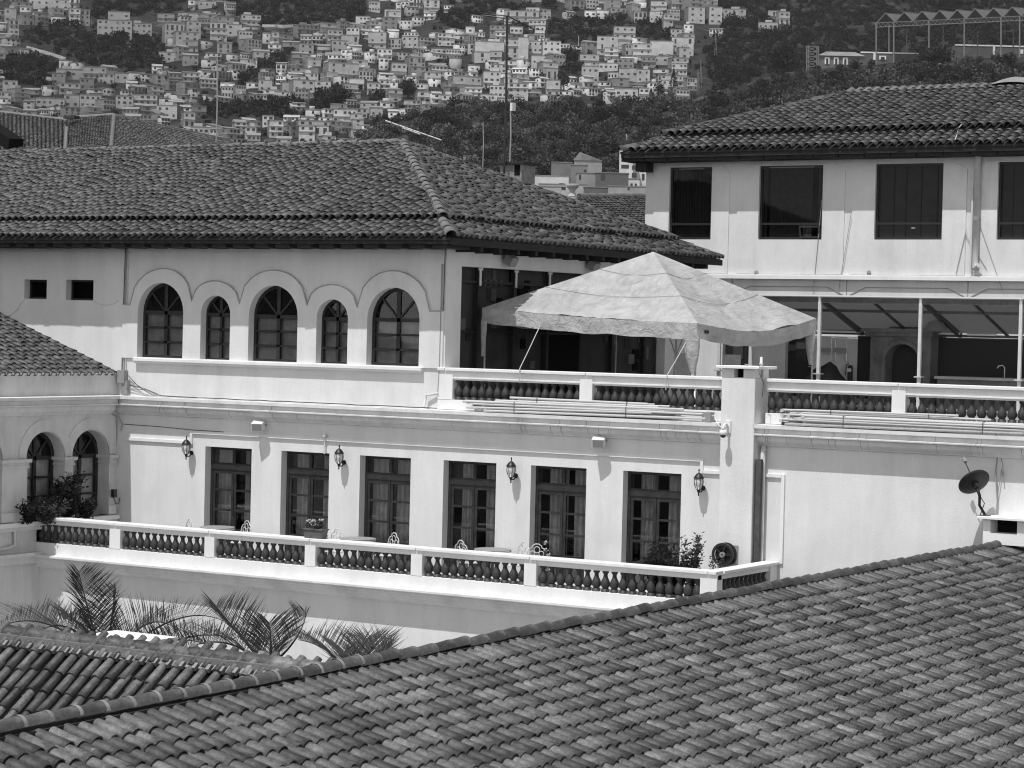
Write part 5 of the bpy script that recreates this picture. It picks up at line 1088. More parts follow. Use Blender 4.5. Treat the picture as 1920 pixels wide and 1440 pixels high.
for ln in MAN.replace('\n', ';').split(';'):
    a = [float(x) for x in ln.split()]; add_house(a[0], a[1], a[2], a[3], a[4], int(a[5]), int(a[6]), a[7]*(1 if random.random() < .8 else -1), manual=True)  # listed tones run darker on the left too, holding the same cloud shadow
rr = random.Random(33)
v = 6.
while v < 288:
    u = -30+rr.uniform(0, 20)
    while u < 1332:
        wd = rr.uniform(17, 33); ht = rr.uniform(12, 24); vb = v+rr.uniform(-5, 5); cu = u+wd/2
        ok = not green(cu, vb-4) and not green(cu, vb-ht*.5) and (cu < 640 or vb < crest_v(cu)+4) and not (cu > 1300 and vb > 70) and not (700 < cu < 720 and False) and not (cu < 340 and vb < 40 and cu > 170)
        if cu < 330 and 60 < vb < 128 and cu > 50: ok = False
        if ok:
            near_m = any(h['man'] and abs(h['u']-cu) < 18 and abs(h['v']-(vb-ht/2)) < 11 for h in HOUSES)
            if not near_m and rr.random() > .10:
                left = cu < 420 or (vb < 90 and cu < 640); tone = rr.choice([.26, .32, .36, .40, .44]) if left else rr.choice([.30, .38, .46, .52, .58, .64])  # left houses get darker tones: a cloud's shadow put into the wall colour
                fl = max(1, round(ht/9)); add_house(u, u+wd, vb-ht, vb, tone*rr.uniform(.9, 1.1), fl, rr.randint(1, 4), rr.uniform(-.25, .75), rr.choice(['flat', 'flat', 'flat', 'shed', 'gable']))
        u += wd*rr.uniform(.85, 1.5)
    v += 13.5
def house_geo(h, rr):
    d = h['p']-CAM; az = math.atan2(d[1], d[0]); f = np.array([-math.cos(az), -math.sin(az), 0]); a = h['yaw']; f = np.array([f[0]*math.cos(a)-f[1]*math.sin(a), f[0]*math.sin(a)+f[1]*math.cos(a), 0])
    s = np.array([-f[1], f[0], 0]); s = s if s@CR > 0 else -s; W_, H = h['w'], h['h']; D = max(5.5, min(11, W_*.85)); up = np.array([0, 0, 1.]); c = h['p']-f*D*.5
    b = MB(); wn = MB(); Z0 = -7.
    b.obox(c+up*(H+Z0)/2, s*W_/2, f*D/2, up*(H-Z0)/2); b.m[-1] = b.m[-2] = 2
    if h['roof'] == 'flat':
        b.obox(c+up*(H+.1), s*(W_/2+.25), f*(D/2+.25), up*.10, 1)
        if rr.random() < .28:
            k = rr.uniform(-.25, .25); b.obox(c+s*W_*k+up*(H+1.2), s*W_*.18, f*D*.2, up*1.05)
    else:
        rise = 1.3; e = W_/2+.35; q = D/2+.35
        l = [c-s*e-f*q, c+s*e-f*q, c+s*e+f*q, c-s*e+f*q]
        if h['roof'] == 'shed': zs = [H+rise, H+rise, H, H]; b.add([l[i]+up*(zs[i]+.02+t) for t in (0, .18) for i in range(4)], [(0, 1, 2, 3), (4, 5, 6, 7), (0, 1, 5, 4), (2, 3, 7, 6), (1, 2, 6, 5), (0, 3, 7, 4)], 1)
        else: b.add([x+up*H for x in l]+[c-s*e+up*(H+rise*1.2), c+s*e+up*(H+rise*1.2)], [(0, 1, 5, 4), (3, 2, 5, 4), (0, 3, 4), (1, 2, 5)], 1)
    fl, co = h['fl'], h['co']
    if fl and co:
        fh = H/fl; cw = W_/co; front = c+f*(D/2+.02)
        for i in range(fl):
            if i and rr.random() < .45: b.obox(c+up*fh*i+f*.25, s*(W_/2+.1), f*(D/2+.45), up*.11)
            kind = rr.random()
            for j in range(co):
                if rr.random() < .13: continue
                x = (j+.5)*cw-W_/2; ww = min(cw*.62, rr.choice([1.2, 1.5, 1.9])); wh = min(fh*.48, 1.35)
                if kind < .15: wh = fh*.7; z = fh*i+wh/2+.1
                else: z = fh*i+fh*.55
                wn.obox(front+s*x+up*z, s*ww/2, f*.06, up*wh/2)
        for sg in (-1, 1):
            for i in range(fl):
                if rr.random() < .35: wn.obox(c+s*sg*(W_/2+.02)+f*rr.uniform(-.25, .25)*D+up*(fh*i+fh*.55), f*.6, s*.06, up*min(fh*.24, .6))
    return b, wn
HOUSES.sort(key=lambda h: -h['area']); rr = random.Random(77)
TW_ = lambda t: 'white' if t > .49 else 'pale' if t > .40 else 'light grey' if t > .335 else 'dull grey' if t > .27 else 'dark grey'  # grey words also cover walls darkened by the painted cloud shadow
def where(u, v):
    a = 'far left' if u < 180 else 'left' if u < 420 else 'centre left' if u < 640 else 'centre' if u < 900 else 'centre right' if u < 1120 else 'right'
    b = 'topmost' if v < 30 else 'upper' if v < 65 else 'mid-upper' if v < 100 else 'middle' if v < 135 else 'mid-lower' if v < 170 else 'lower' if v < 205 else 'lowest'
    return f'on the {b} {a} hillside'
NUMW = ['blank-walled', 'one-storey', 'two-storey', 'three-storey', 'four-storey', 'five-storey']
SV = []; SF = []; ST = []; SWv = []; SWf = []; k1 = k2 = 0
def triq(mb):
    out = []
    for f in mb.f: out.append(f if len(f) == 4 else (f[0], f[1], f[2], f[2]))
    return out
for i, h in enumerate(HOUSES):
    b, wn = house_geo(h, rr)
    if i < 300:
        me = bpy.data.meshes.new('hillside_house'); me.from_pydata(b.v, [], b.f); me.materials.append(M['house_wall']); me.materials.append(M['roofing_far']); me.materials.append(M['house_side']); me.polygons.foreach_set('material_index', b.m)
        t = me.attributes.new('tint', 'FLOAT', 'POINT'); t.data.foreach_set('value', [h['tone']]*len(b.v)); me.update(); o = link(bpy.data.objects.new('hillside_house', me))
        wide = 'very wide' if h['w'] > 16 else 'broad' if h['w'] > 13 else 'wide' if h['w'] > 10.8 else 'mid-sized' if h['w'] > 9.2 else 'compact' if h['w'] > 7.6 else 'narrow' if h['w'] > 6.2 else 'slim'; rf = {'flat': 'flat-roofed', 'shed': 'lean-to roofed', 'gable': 'gabled'}[h['roof']]
        tag(o, f"{wide} {TW_(h['tone'])} {NUMW[min(5, h['fl'])]} {rf} house {where(h['u'], h['v'])}"+('' if not h['co'] else f", {['no', 'one', 'two', 'three', 'four', 'five', 'six'][min(6, h['co'])]} windows wide"), 'house', 'houses on the far hillside')
        if wn.v: wo_ = wn.build('windows', 'glass_far', None, kind='stuff'); wo_.parent = o
    else:
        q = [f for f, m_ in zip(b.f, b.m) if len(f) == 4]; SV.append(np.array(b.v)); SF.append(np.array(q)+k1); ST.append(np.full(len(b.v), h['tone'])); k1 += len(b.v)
        if wn.v: SWv.append(np.array(wn.v)); SWf.append(np.array(wn.f)+k2); k2 += len(wn.v)
if SV:
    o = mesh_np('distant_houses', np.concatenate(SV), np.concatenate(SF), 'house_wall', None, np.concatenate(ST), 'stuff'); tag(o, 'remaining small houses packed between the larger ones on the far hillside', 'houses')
    w2 = mesh_np('windows', np.concatenate(SWv), np.concatenate(SWf), 'glass_far', o, None, 'stuff')
# retaining walls on the hillside
for i, (pts, lb_) in enumerate(((((50, 92), (80, 100), (118, 112)), 'grey retaining wall stepping down the left hillside'), ((( 492, 51), (530, 52), (565, 51), (598, 50)), 'long pale retaining wall above the centre left houses'), (((1072, 178), (1130, 170), (1160, 165), (1215, 158), (1290, 132)), 'pale stepped retaining wall at the foot of the right hillside houses'), (((795, 204), (830, 201), (905, 192)), 'pale wall at the foot of the centre hillside houses'), (((48, 146), (80, 150), (112, 152)), 'long grey wall on the far left hillside'), (((610, 104), (680, 103), (745, 104), (800, 110)), 'long pale wall across the centre of the hillside'))):
    P = [far_pt(*q)[0] for q in pts]; m = MB(); up = np.array([0, 0, 1.])
    for a, b in zip(P[:-1], P[1:]):
        d = (b-a)/2; nn = np.array([-d[1], d[0], 0]); nn = nn/np.linalg.norm(nn)*.3; m.obox((a+b)/2+up*.2, d, nn, up*2.0)
    o = m.build('retaining_wall', 'concrete'); tag(o, lb_, 'wall')

# ---- nearer cluster of houses between the roofs (photo 1000..1210, 285..395)
def block(label, ul, ur, vt, vb, tone, r, wins=(), yaw=0., D=8., gable=False, group='nearer houses between the two roofs'):
    az, e = hdir((ul+ur)/2, vb); p = np.array(polar(az, r, e)); k = r/FPX*1.0; W_ = (ur-ul)*k; H = (vb-vt)*k; dirv = np.array([-math.sin(az), math.cos(az), 0]); f = -dirv
    f = np.array([f[0]*math.cos(yaw)-f[1]*math.sin(yaw), f[0]*math.sin(yaw)+f[1]*math.cos(yaw), 0]); s = np.array([-f[1], f[0], 0]); s = s if s@CR > 0 else -s; up = np.array([0, 0, 1.]); c = p-f*D/2
    t = thing('town_house', label, 'house', tuple(p), group=group); m = MB(); m.obox(c+up*(H-20)/2, s*W_/2, f*D/2, up*(H+20)/2); me = m.build('wall', 'house_wall', t); a = me.data.attributes.new('tint', 'FLOAT', 'POINT'); a.data.foreach_set('value', [tone]*len(me.data.vertices))
    if gable:
        m = MB(); e_ = W_/2+.3; q = D/2+.3; m.add([c-s*e_+f*q+up*(H-.2), c+s*e_+f*q+up*(H-.2), c+s*e_-f*q+up*(H-.2), c-s*e_-f*q+up*(H-.2), c-s*W_*.3+f*q+up*(H+W_*.28), c-s*W_*.3-f*q+up*(H+W_*.28)], [(0, 4, 5, 3), (4, 1, 2, 5), (0, 1, 4), (3, 2, 5)]); m.build('roof', 'roofing_far', t)
    else: m = MB(); m.obox(c+up*(H+.12), s*(W_/2+.15), f*(D/2+.15), up*.12); m.build('roof', 'roofing_far', t)
    for (a0, a1, b0, b1) in wins:
        m = MB(); m.obox(p+s*((a0+a1)/2-(ul+ur)/2)*k+up*(vb-(b0+b1)/2)*k+f*.03, s*(a1-a0)/2*k, f*.05, up*(b1-b0)/2*k); m.build('window', 'glass_far', t)
block('dark brick block with flat roof left of the gabled house', 1033, 1072, 305, 345, .20, 800, D=9)
block('gabled grey house rising in the middle of the nearer cluster', 1076, 1128, 300, 330, .34, 815, gable=True, D=9)
block('dim brick house below the gabled house', 1070, 1100, 310, 350, .22, 790, [(1094, 1099, 318, 324)])
block('long low white house at the left of the nearer cluster', 998, 1066, 330, 350, .60, 770, [(1010, 1014, 344, 348), (1018, 1021, 344, 347), (1048, 1058, 343, 348)])
block('low pale wall-like house below the white house', 1010, 1100, 346, 372, .46, 750, [(1052, 1060, 350, 356)])
block('square grey house in the middle of the nearer cluster', 1083, 1116, 325, 352, .32, 765, [(1085, 1089, 328, 337)], .1)
block('wide dark house front at the right of the nearer cluster', 1116, 1178, 325, 352, .13, 760, [(1126, 1134, 328, 338)], D=7)
block('tall white block with windows beside the right building corner', 1160, 1186, 282, 352, .62, 785, [(1166, 1180, 294, 301), (1183, 1186, 294, 302), (1164, 1178, 309, 316), (1184, 1192, 310, 318), (1184, 1193, 324, 333)])
block('white block with narrow arched windows partly behind the right building', 1186, 1216, 290, 352, .62, 790, [(1204, 1209, 305, 313), (1203, 1208, 326, 338), (1198, 1212, 295, 300)])
block('small white house with two windows at the foot of the white block', 1178, 1199, 336, 352, .66, 770, [(1182, 1186, 344, 350), (1190, 1194, 344, 350)])
block('long dark wall-like house at the bottom of the nearer cluster', 1094, 1168, 352, 366, .14, 740, D=5)
block('pale rough house at the bottom right of the nearer cluster', 1140, 1215, 350, 372, .34, 738, [(1176, 1180, 352, 356)])
block('pale house low at the left foot of the nearer cluster', 1000, 1052, 350, 378, .42, 735, [(1008, 1014, 352, 357)])
block('small grey house with pale door in the scrub above the main roof', 868, 888, 293, 312, .30, 960, [(866+4, 866+8, 300, 305)], group='small houses in the scrub')
# ---- glass canopy hall, pavilion and mast on the right hill
gh = thing('canopy_hall', 'open steel hall with zigzag glass roof on the right hilltop', 'hall', tuple(at(1780, 118, RCR*1.03)))
GD = RCR*1.02
def gp(u, v, back=0.): return at(u+28*back, v+3*back, GD+40*back)
pk = [1643, 1678, 1712, 1745, 1778, 1811, 1845, 1880, 1915, 1950]
ev = lambda u: 43-(u-1643)*.047; pkv = lambda u: ev(u)-18
for a, b in zip(pk[:-1], pk[1:]):
    c_ = (a+b)/2; A0, A1, C0, C1, B0, B1 = gp(a, ev(a)), gp(a, ev(a), 1), gp(c_, pkv(c_)), gp(c_, pkv(c_), 1), gp(b, ev(b)), gp(b, ev(b), 1)
    for q in ((A0, C0, C1, A1), (C0, B0, B1, C1)):
        m = MB(); m.add(q, [(0, 1, 2, 3)]); o = m.build('roof_panel', 'canopy_sheet', gh); s_ = o.modifiers.new('t', 'SOLIDIFY'); s_.thickness = .3
    for p_, q_ in ((A0, C0), (C0, B0), (A0, B0), (A1, C1), (C1, B1), (C0, C1), (A0, A1)): MB().bar(p_, q_, .35, .35).build('rafter', 'canopy_steel', gh)
    lo0, lo1 = gp(a, ev(a)+8), gp(b, ev(b)+8); MB().bar(lo0, lo1, .4, .4).build('chord', 'canopy_steel', gh)
    n = 4
    for k in range(n):
        t0, t1 = k/n, (k+.5)/n; tp0 = lambda t: A0+(B0-A0)*t; bt0 = lambda t: lo0+(lo1-lo0)*t
        MB().bar(bt0(t0), tp0(t1), .18, .18).build('brace', 'canopy_steel', gh); MB().bar(tp0(t1), bt0((k+1)/n), .18, .18).build('brace', 'canopy_steel', gh)
for u in (1643, 1676, 1742, 1808, 1877, 1912): MB().bar(gp(u, ev(u)), gp(u, 132), .55, .55, (1, 0, 0)).build('column', 'canopy_steel', gh)
for u in (1667-28, 1700-28, 1768-28, 1833-28, 1900-28): MB().bar(gp(u, ev(u), 1), gp(u, 130, 1), .5, .5, (1, 0, 0)).build('column', 'canopy_steel', gh)
def hbox(label, name, ul, ur, vt, vb, r, wall, cat='building', hip=True, D=10., bands=()):
    p = at((ul+ur)/2, vb, r); k = r/FPX; W_ = (ur-ul)*k; H = (vb-vt)*k; f = np.array([CW[0], CW[1], 0]); f = -f/np.linalg.norm(f); s = np.array([CR[0], CR[1], 0]); s /= np.linalg.norm(s); up = np.array([0, 0, 1.]); c = p-f*D/2
    t = thing(name, label, cat, tuple(p)); m = MB(); m.obox(c+up*(H-8)/2, s*W_/2, f*D/2, up*(H+8)/2); o = m.build('wall', 'house_wall', t); a = o.data.attributes.new('tint', 'FLOAT', 'POINT'); a.data.foreach_set('value', [wall]*len(o.data.vertices))
    if hip:
        e, q = W_/2+.8, D/2+.8; l = [c-s*e-f*q, c+s*e-f*q, c+s*e+f*q, c-s*e+f*q]; m = MB(); m.add([x+up*H for x in l]+[c-s*(e-q*.8)+up*(H+2.6), c+s*(e-q*.8)+up*(H+2.6)], [(0, 1, 5, 4), (3, 2, 5, 4), (0, 3, 4), (1, 2, 5), (0, 1, 2, 3)]); m.build('roof', 'roofing_far', t)
    for a0, a1, b0, b1, mt, nm in bands:
        m = MB(); m.obox(p+s*((a0+a1)/2-(ul+ur)/2)*k+up*(vb-(b0+b1)/2)*k+f*(.1 if mt != 'glass_far' else .25), s*(a1-a0)/2*k, f*.15, up*(b1-b0)/2*k); m.build(nm, mt, t)
    return t
wb = []
for x in (1546, 1563, 1580): wb += [(x, x+9, 108, 121, 'plastic_white', 'window_frame'), (x+2.5, x+6.5, 110.5, 121, 'glass_far', 'window')]
hbox('low pavilion with hipped roof and white framed windows left of the hall', 'pavilion', 1536, 1620, 105, 124, RCR*1.01, .16, bands=wb)
hbox('low dark wall building with white bands under the hall', 'low_building', 1613, 1722, 99, 124, RCR*1.05, .12, hip=False, bands=[(1613, 1722, 98, 100.5, 'plastic_white', 'cornice'), (1637, 1641, 100, 113, 'plastic_white', 'pilaster'), (1648, 1661, 105, 112, 'plastic_white', 'arch_frame'), (1651, 1658, 107, 112, 'glass_far', 'window')])
hbox('second low dark building with white cornice at the right below the hall', 'low_building', 1790, 1960, 86, 116, RCR*1.07, .12, hip=False, bands=[(1790, 1960, 85, 87.5, 'plastic_white', 'cornice'), (1861, 1865, 87, 104, 'plastic_white', 'pilaster'), (1910, 1918, 92, 100, 'plastic_white', 'arch_frame')])
lm_ = thing('lattice_mast', 'square lattice mast standing on the right hill left of the pavilion', 'mast', tuple(at(1522, 132, RCR*.99))); r_ = RCR*.99
q = [(1513, 86), (1532, 87)]
for (u, v) in q: MB().bar(at(u, v, r_), at(u-.5, 134, r_), .45, .45, (1, 0, 0)).build('leg', 'canopy_steel', lm_); MB().bar(at(u+3, v-1, r_+6), at(u+2.5, 133, r_+6), .4, .4, (1, 0, 0)).build('leg', 'canopy_steel', lm_)
for k in range(5):
    v0 = 87+9.4*k; MB().bar(at(1513, v0, r_), at(1532, v0, r_), .3, .3).build('brace', 'canopy_steel', lm_)
    if k < 4 or True: MB().bar(at(1513, v0, r_), at(1532, v0+9.4, r_), .25, .25).build('brace', 'canopy_steel', lm_); MB().bar(at(1532, v0, r_), at(1513, v0+9.4, r_), .25, .25).build('brace', 'canopy_steel', lm_)
for i, (u, v0, v1, rr_, lb_) in enumerate(((1314, 110, 165, 1500, 'thin lattice pylon at the right end of the hillside houses'), (1309, 130, 178, 1480, 'second thin pylon below the hillside houses'), (1342, 60, 105, 1700, 'thin pylon on the scrub slope'))):
    t = thing('pylon', lb_, 'pylon', tuple(at(u, v1, rr_)), group='pylons'); MB().bar(at(u-2, v1, rr_), at(u, v0, rr_), .25, .25, (1, 0, 0)).build('leg', 'canopy_steel', t); MB().bar(at(u+2, v1, rr_), at(u, v0, rr_), .25, .25, (1, 0, 0)).build('leg', 'canopy_steel', t); MB().bar(at(u-3, v0+8, rr_), at(u+3, v0+8, rr_), .25, .25).build('crossarm', 'canopy_steel', t)
for i, (u, v0, v1, lb_) in enumerate(((172, 31, 61, 'utility pole right of the tall white house on the left hillside'), (306, 31, 60, 'utility pole left of the block with rows of windows'), (168, 100, 122, 'utility pole above the long grey house'), (1085, 67, 98, 'pale utility pole left of the terraced block'))):
    rr_ = far_pt(u, v1)[1]; o = MB().bar(at(u, v1+2, rr_), at(u, v0, rr_), .35, .35, (1, 0, 0)).build('utility_pole', 'concrete'); tag(o, lb_, 'pole')

# ================================================================== ROOFS BEHIND (left back and centre back)
def far_roof(name, label, quad, d_edge, mat='tile_old_field', sp=.26, ex=.36, r=.11, caps_=True, jit=1.):
    """quad: upper left, upper right, lower right, lower left corners in 3D; tiles run from the upper to the lower edge"""
    UL, UR, LR, LL = (np.asarray(q, float) for q in quad); t = thing(name, label, 'roof', tuple((LL+LR)/2)); n = np.cross(UR-UL, LL-UL); n /= np.linalg.norm(n); n = n if n[2] > 0 else -n
    m = MB(); m.add([q-n*.02 for q in (UL, UR, LR, LL)]+[q-n*.25 for q in (UL, UR, LR, LL)], [(0, 1, 2, 3), (4, 5, 6, 7), (0, 1, 5, 4), (1, 2, 6, 5), (2, 3, 7, 6), (3, 0, 4, 7)]); dk = m.build('roof', 'roof_deck', t)
    V0, F0 = tile_variants('far', .46, r, r*.82)[0]; VV = []; FF = []; TT = []; k = 0; W_ = np.linalg.norm(LR-LL); nc = int(W_/sp)
    for i in range(nc):
        f = (i+.5)/nc; a, b = UL+(UR-UL)*f, LL+(LR-LL)*f; L = np.linalg.norm(b-a); d = (b-a)/L; e = np.cross(d, n); e /= np.linalg.norm(e); s_ = 0
        while s_ < L-.1:
            p = a+d*s_+n*(.02+random.gauss(0, .006))+e*random.gauss(0, .012); VV.append(p+V0[:, :1]*e+V0[:, 1:2]*d+V0[:, 2:]*n); FF.append(F0+k); k += len(V0); TT.append(np.full(len(V0), random.random())); s_ += ex
    mesh_np('tile_field', np.concatenate(VV), np.concatenate(FF), mat, dk, np.concatenate(TT), 'stuff', smooth=True)
    m = MB(); m.tube([UL+n*.06, UR+n*.06], .12, 8); m.build('ridge_cap', 'mortar', dk, smooth=True)
    return t
Zb = 150.
def planeq(a, b, c, u, v):
    n = np.cross(b-a, c-a); d = ray(u, v); return CAM+d*((a-CAM)@n)/(d@n)
A_, B_, C_ = at(-60, 205, Zb+8), at(126, 227, Zb+2), at(126, 312, Zb-12)
far_roof('rear_roof', 'tiled rear roof slope at the far left behind the main roof', (A_, B_, C_, planeq(A_, B_, C_, -60, 312)), 0, 'tile_field')
A_, B_, C_ = at(128, 223, Zb+1), at(213, 217, Zb-2), at(205, 306, Zb-14)
far_roof('rear_roof', 'dark tiled rear roof slope with raised edge in the middle of the rear roofs', (A_, B_, C_, planeq(A_, B_, C_, 122, 306)), 0)
A_, B_, C_ = at(215, 219, Zb-2), at(425, 264, Zb+10), at(207, 306, Zb-14)
far_roof('rear_roof', 'long tiled rear roof slope falling to the right behind the ridge', (A_, B_, planeq(A_, B_, C_, 520, 306), C_), 0, 'tile_field')
hp = thing('hip_ridge', 'pale mortar hip between the two right rear roof slopes', 'ridge', tuple(at(207, 280, Zb-9))); MB().tube([at(214, 216, Zb-2.4), at(206, 303, Zb-14.4)], .13, 8).build('mortar_bed', 'cap_mortar', hp, smooth=True)
kp = thing('ridge_end', 'black metal ridge end piece between the rear roofs', 'roof trim', tuple(at(137, 220, Zb))); MB().obox(at(134, 220, Zb-1.5), (.38, .08, 0), (0, .25, 0), (0, 0, .10)).build('cap', 'plastic_dark', kp); MB().tube([at(125, 240, Zb-2.5), at(121, 303, Zb-12.5)], .12, 6).build('valley_pipe', 'cap_mortar', kp)
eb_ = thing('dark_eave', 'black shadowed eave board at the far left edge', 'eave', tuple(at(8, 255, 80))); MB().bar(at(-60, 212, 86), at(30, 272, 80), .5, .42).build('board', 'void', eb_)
far_roof('rear_roof', 'small tiled rear roof left of the right building corner', (at(1085, 372, 84), at(1225, 371, 88), at(1215, 440, 81), at(1015, 440, 77)), 0, sp=.24, ex=.40, r=.105)
ur_ = thing('stone_urn', 'stone urn on the wall behind the main roof', 'urn', tuple(at(1073, 368, 90))); MB().lathe([(.16, 0), (.12, .12), (.10, .2), (.22, .34), (.28, .44), (.24, .46)], tuple(at(1073, 368, 90)), 12).build('bowl', 'concrete', ur_, smooth=True)
# ================================================================== ROOF CHIMNEY AND ANTENNAS
rc = thing('roof_chimney', 'square metal chimney housing with flat cover behind the main roof hip', 'chimney', (-33.5, 9.6, 16.4)); a, b = onY(938, 320, 9.6)[0], onY(978, 320, 9.6)[0]
MB().box(a, b, 9.6, 10.3, 15.8, 17.40).build('housing', 'tin', rc); MB().box(a-.08, b+.1, 9.5, 10.4, 17.40, 17.46).build('cover', 'stainless_dark', rc); MB().box(b-.22, b-.05, 9.585, 9.6, 17.1, 17.38).build('vent_opening', 'void', rc)
def mast(name, label, u, vt, vb, Y, r, mat='iron'):
    p, q = onY(u, vb, Y), onY(u, vt, Y); t = thing(name, label, 'antenna', tuple(p)); MB().tube([(p[0], Y, p[2]), (p[0]+.01, Y, (p[2]+q[2])/2), (p[0]-.02, Y, q[2])], r, 8).build('pole', mat, t); return t, np.array([p[0]-.02, Y, q[2]])
t, q = mast('antenna_mast', 'tall black antenna mast with crossed top bars beside the roof chimney', 945, 30, 330, 9.4, .032)
e0, e1 = onY(908, 26, 9.1), onY(1000, 54, 9.8); MB().tube([e0, q, e1], .016).build('boom', 'iron', t)
for f in (.0, .25, .62, .8, 1.): c_ = e0+(e1-e0)*f; MB().tube([c_+np.array([-.1, -.35, 0]), c_+np.array([.1, .35, 0])], .010, 5).build('element', 'iron', t)
MB().tube([onY(905, 28, 8.9), onY(1010, 42, 10.1)], .008, 5).build('element', 'cable_grey', t)
t, q = mast('antenna_mast', 'thin grey mast with small white box right of the tall mast', 956, 200, 305, 9.8, .022, 'cable_grey'); MB().box(q[0]+.02, q[0]+.14, 9.74, 9.84, q[2]-.12, q[2]+.10).build('box', 'plastic_white', t)
mast('antenna_mast', 'thin faint mast left of the tall mast', 905, 230, 318, 9.0, .014, 'cable_grey'); mast('antenna_mast', 'tall thin pole rising from the main roof ridge at the left', 405, 108, 288, 6.2, .020, 'cable_grey'); mast('antenna_mast', 'short pole rising behind the ridge left of the roof apex', 489, 215, 280, 6.5, .012, 'iron')
ya = thing('yagi_antenna', 'pale yagi antenna on a short dark post above the roof hip', 'antenna', tuple(onY(803, 283, 6.2))); MB().tube([onY(804, 284, 6.2), onY(803, 260, 6.2)], .03).build('post', 'iron', ya); y0_, y1_ = onY(722, 226, 5.6), onY(828, 263, 6.4); MB().tube([y0_, y1_], .02).build('boom', 'plastic_white', ya); MB().tube([onY(755, 240, 5.6), onY(788, 252, 6.0)], .018).build('boom', 'plastic_white', ya)
for k in range(9): c_ = y0_+(y1_-y0_)*(k/8); MB().tube([c_+np.array([-.16, .28, .0]), c_+np.array([.16, -.28, 0])], .008, 5).build('element', 'plastic_grey', ya)
MB().tube([y1_+(y0_-y1_)*.2, onY(812, 266, 6.2), onY(804, 266, 6.2)], .01).build('brace', 'iron', ya)
mast('vent_rod', 'thin rod at the left end of the right building roof', 1175, 252, 262, 14.5, .02, 'cable_grey')
# ================================================================== BALCONY FURNITURE
def iron_table(u, label):
    x = onY(u, 985, -.95)[0]; y = -.95; z = 7.43; t = thing('garden_table', label, 'table', (x, y, z), group='white iron tables on the balcony')
    MB().lathe([(.40, .0), (.41, .012), (.40, .025)], (x, y, z+.72), 28).build('table_top', 'cable_grey', t, smooth=False)
    MB().tube([(x+.40*math.cos(a*math.pi/14), y+.40*math.sin(a*math.pi/14), z+.70) for a in range(29)], .012, 6).build('rim', 'iron_white', t)
    for k in range(3):
        a = 2.1*k+.4; MB().tube([(x+.30*math.cos(a), y+.30*math.sin(a), z), (x+.12*math.cos(a), y+.12*math.sin(a), z+.35), (x+.26*math.cos(a), y+.26*math.sin(a), z+.72)], .013, 6).build('leg', 'iron_white', t)
def iron_chair(u, y, rz, label):
    x = onY(u, 985, y)[0]; z = 7.41; t = thing('garden_chair', label, 'chair', (x, y, z), rz, group='white iron chairs on the balcony', local=True)
    for sx in (-.19, .19):
        for sy in (-.18, .18): MB().tube([(sx*1.1, sy*1.1, 0), (sx*.95, sy*.95, .44)], .011, 6).build('leg', 'iron_white', t)
    MB().lathe([(.215, .435), (.22, .445), (.215, .455)], (0, 0, 0), 22).build('seat', 'iron_white', t)
    t.scale = (1, 1, 1.03)
    pts = [(-.20, .18, .44), (-.22, .22, .62), (-.21, .24, .76), (-.17, .245, .82), (-.11, .25, .84), (-.10, .25, .88), (-.04, .255, .92), (.04, .255, .92), (.10, .25, .88), (.11, .25, .84), (.17, .245, .82), (.21, .24, .76), (.22, .22, .62), (.20, .18, .44)]
    MB().tube(pts, .012, 6).build('back_hoop', 'iron_white', t, smooth=True)
    for cx_, cz_, rr_ in ((0, .80, .065), (-.10, .72, .055), (.10, .72, .055), (0, .64, .05)): MB().tube([(cx_+rr_*math.cos(k*math.pi/8), .24, cz_+rr_*math.sin(k*math.pi/8)) for k in range(17)], .009, 5).build('scroll', 'iron_white', t)
iron_table(408, 'round white iron table in front of the first balcony door'); iron_table(672, 'round white iron table in front of the third balcony door'); iron_table(925, 'round white iron table in front of the fourth balcony door')
for u, y, rz, lb_ in ((374, -1.2, 2.7, 'white iron chair left of the first table'), (446, -1.1, -.35, 'white iron chair right of the first table'), (628, -1.3, 2.7, 'white iron chair left of the table by the third door'), (722, -1.2, -.4, 'white iron chair right of the table by the third door'), (648, -.8, 3.0, 'white iron chair behind the table by the third door'), (882, -1.2, 2.8, 'white iron chair left of the table by the fourth door'), (966, -1.0, -.4, 'white iron chair right of the table by the fourth door'), (1003, -1.2, .3, 'white iron chair in front of the fifth balcony door')): iron_chair(u, y, rz, lb_)
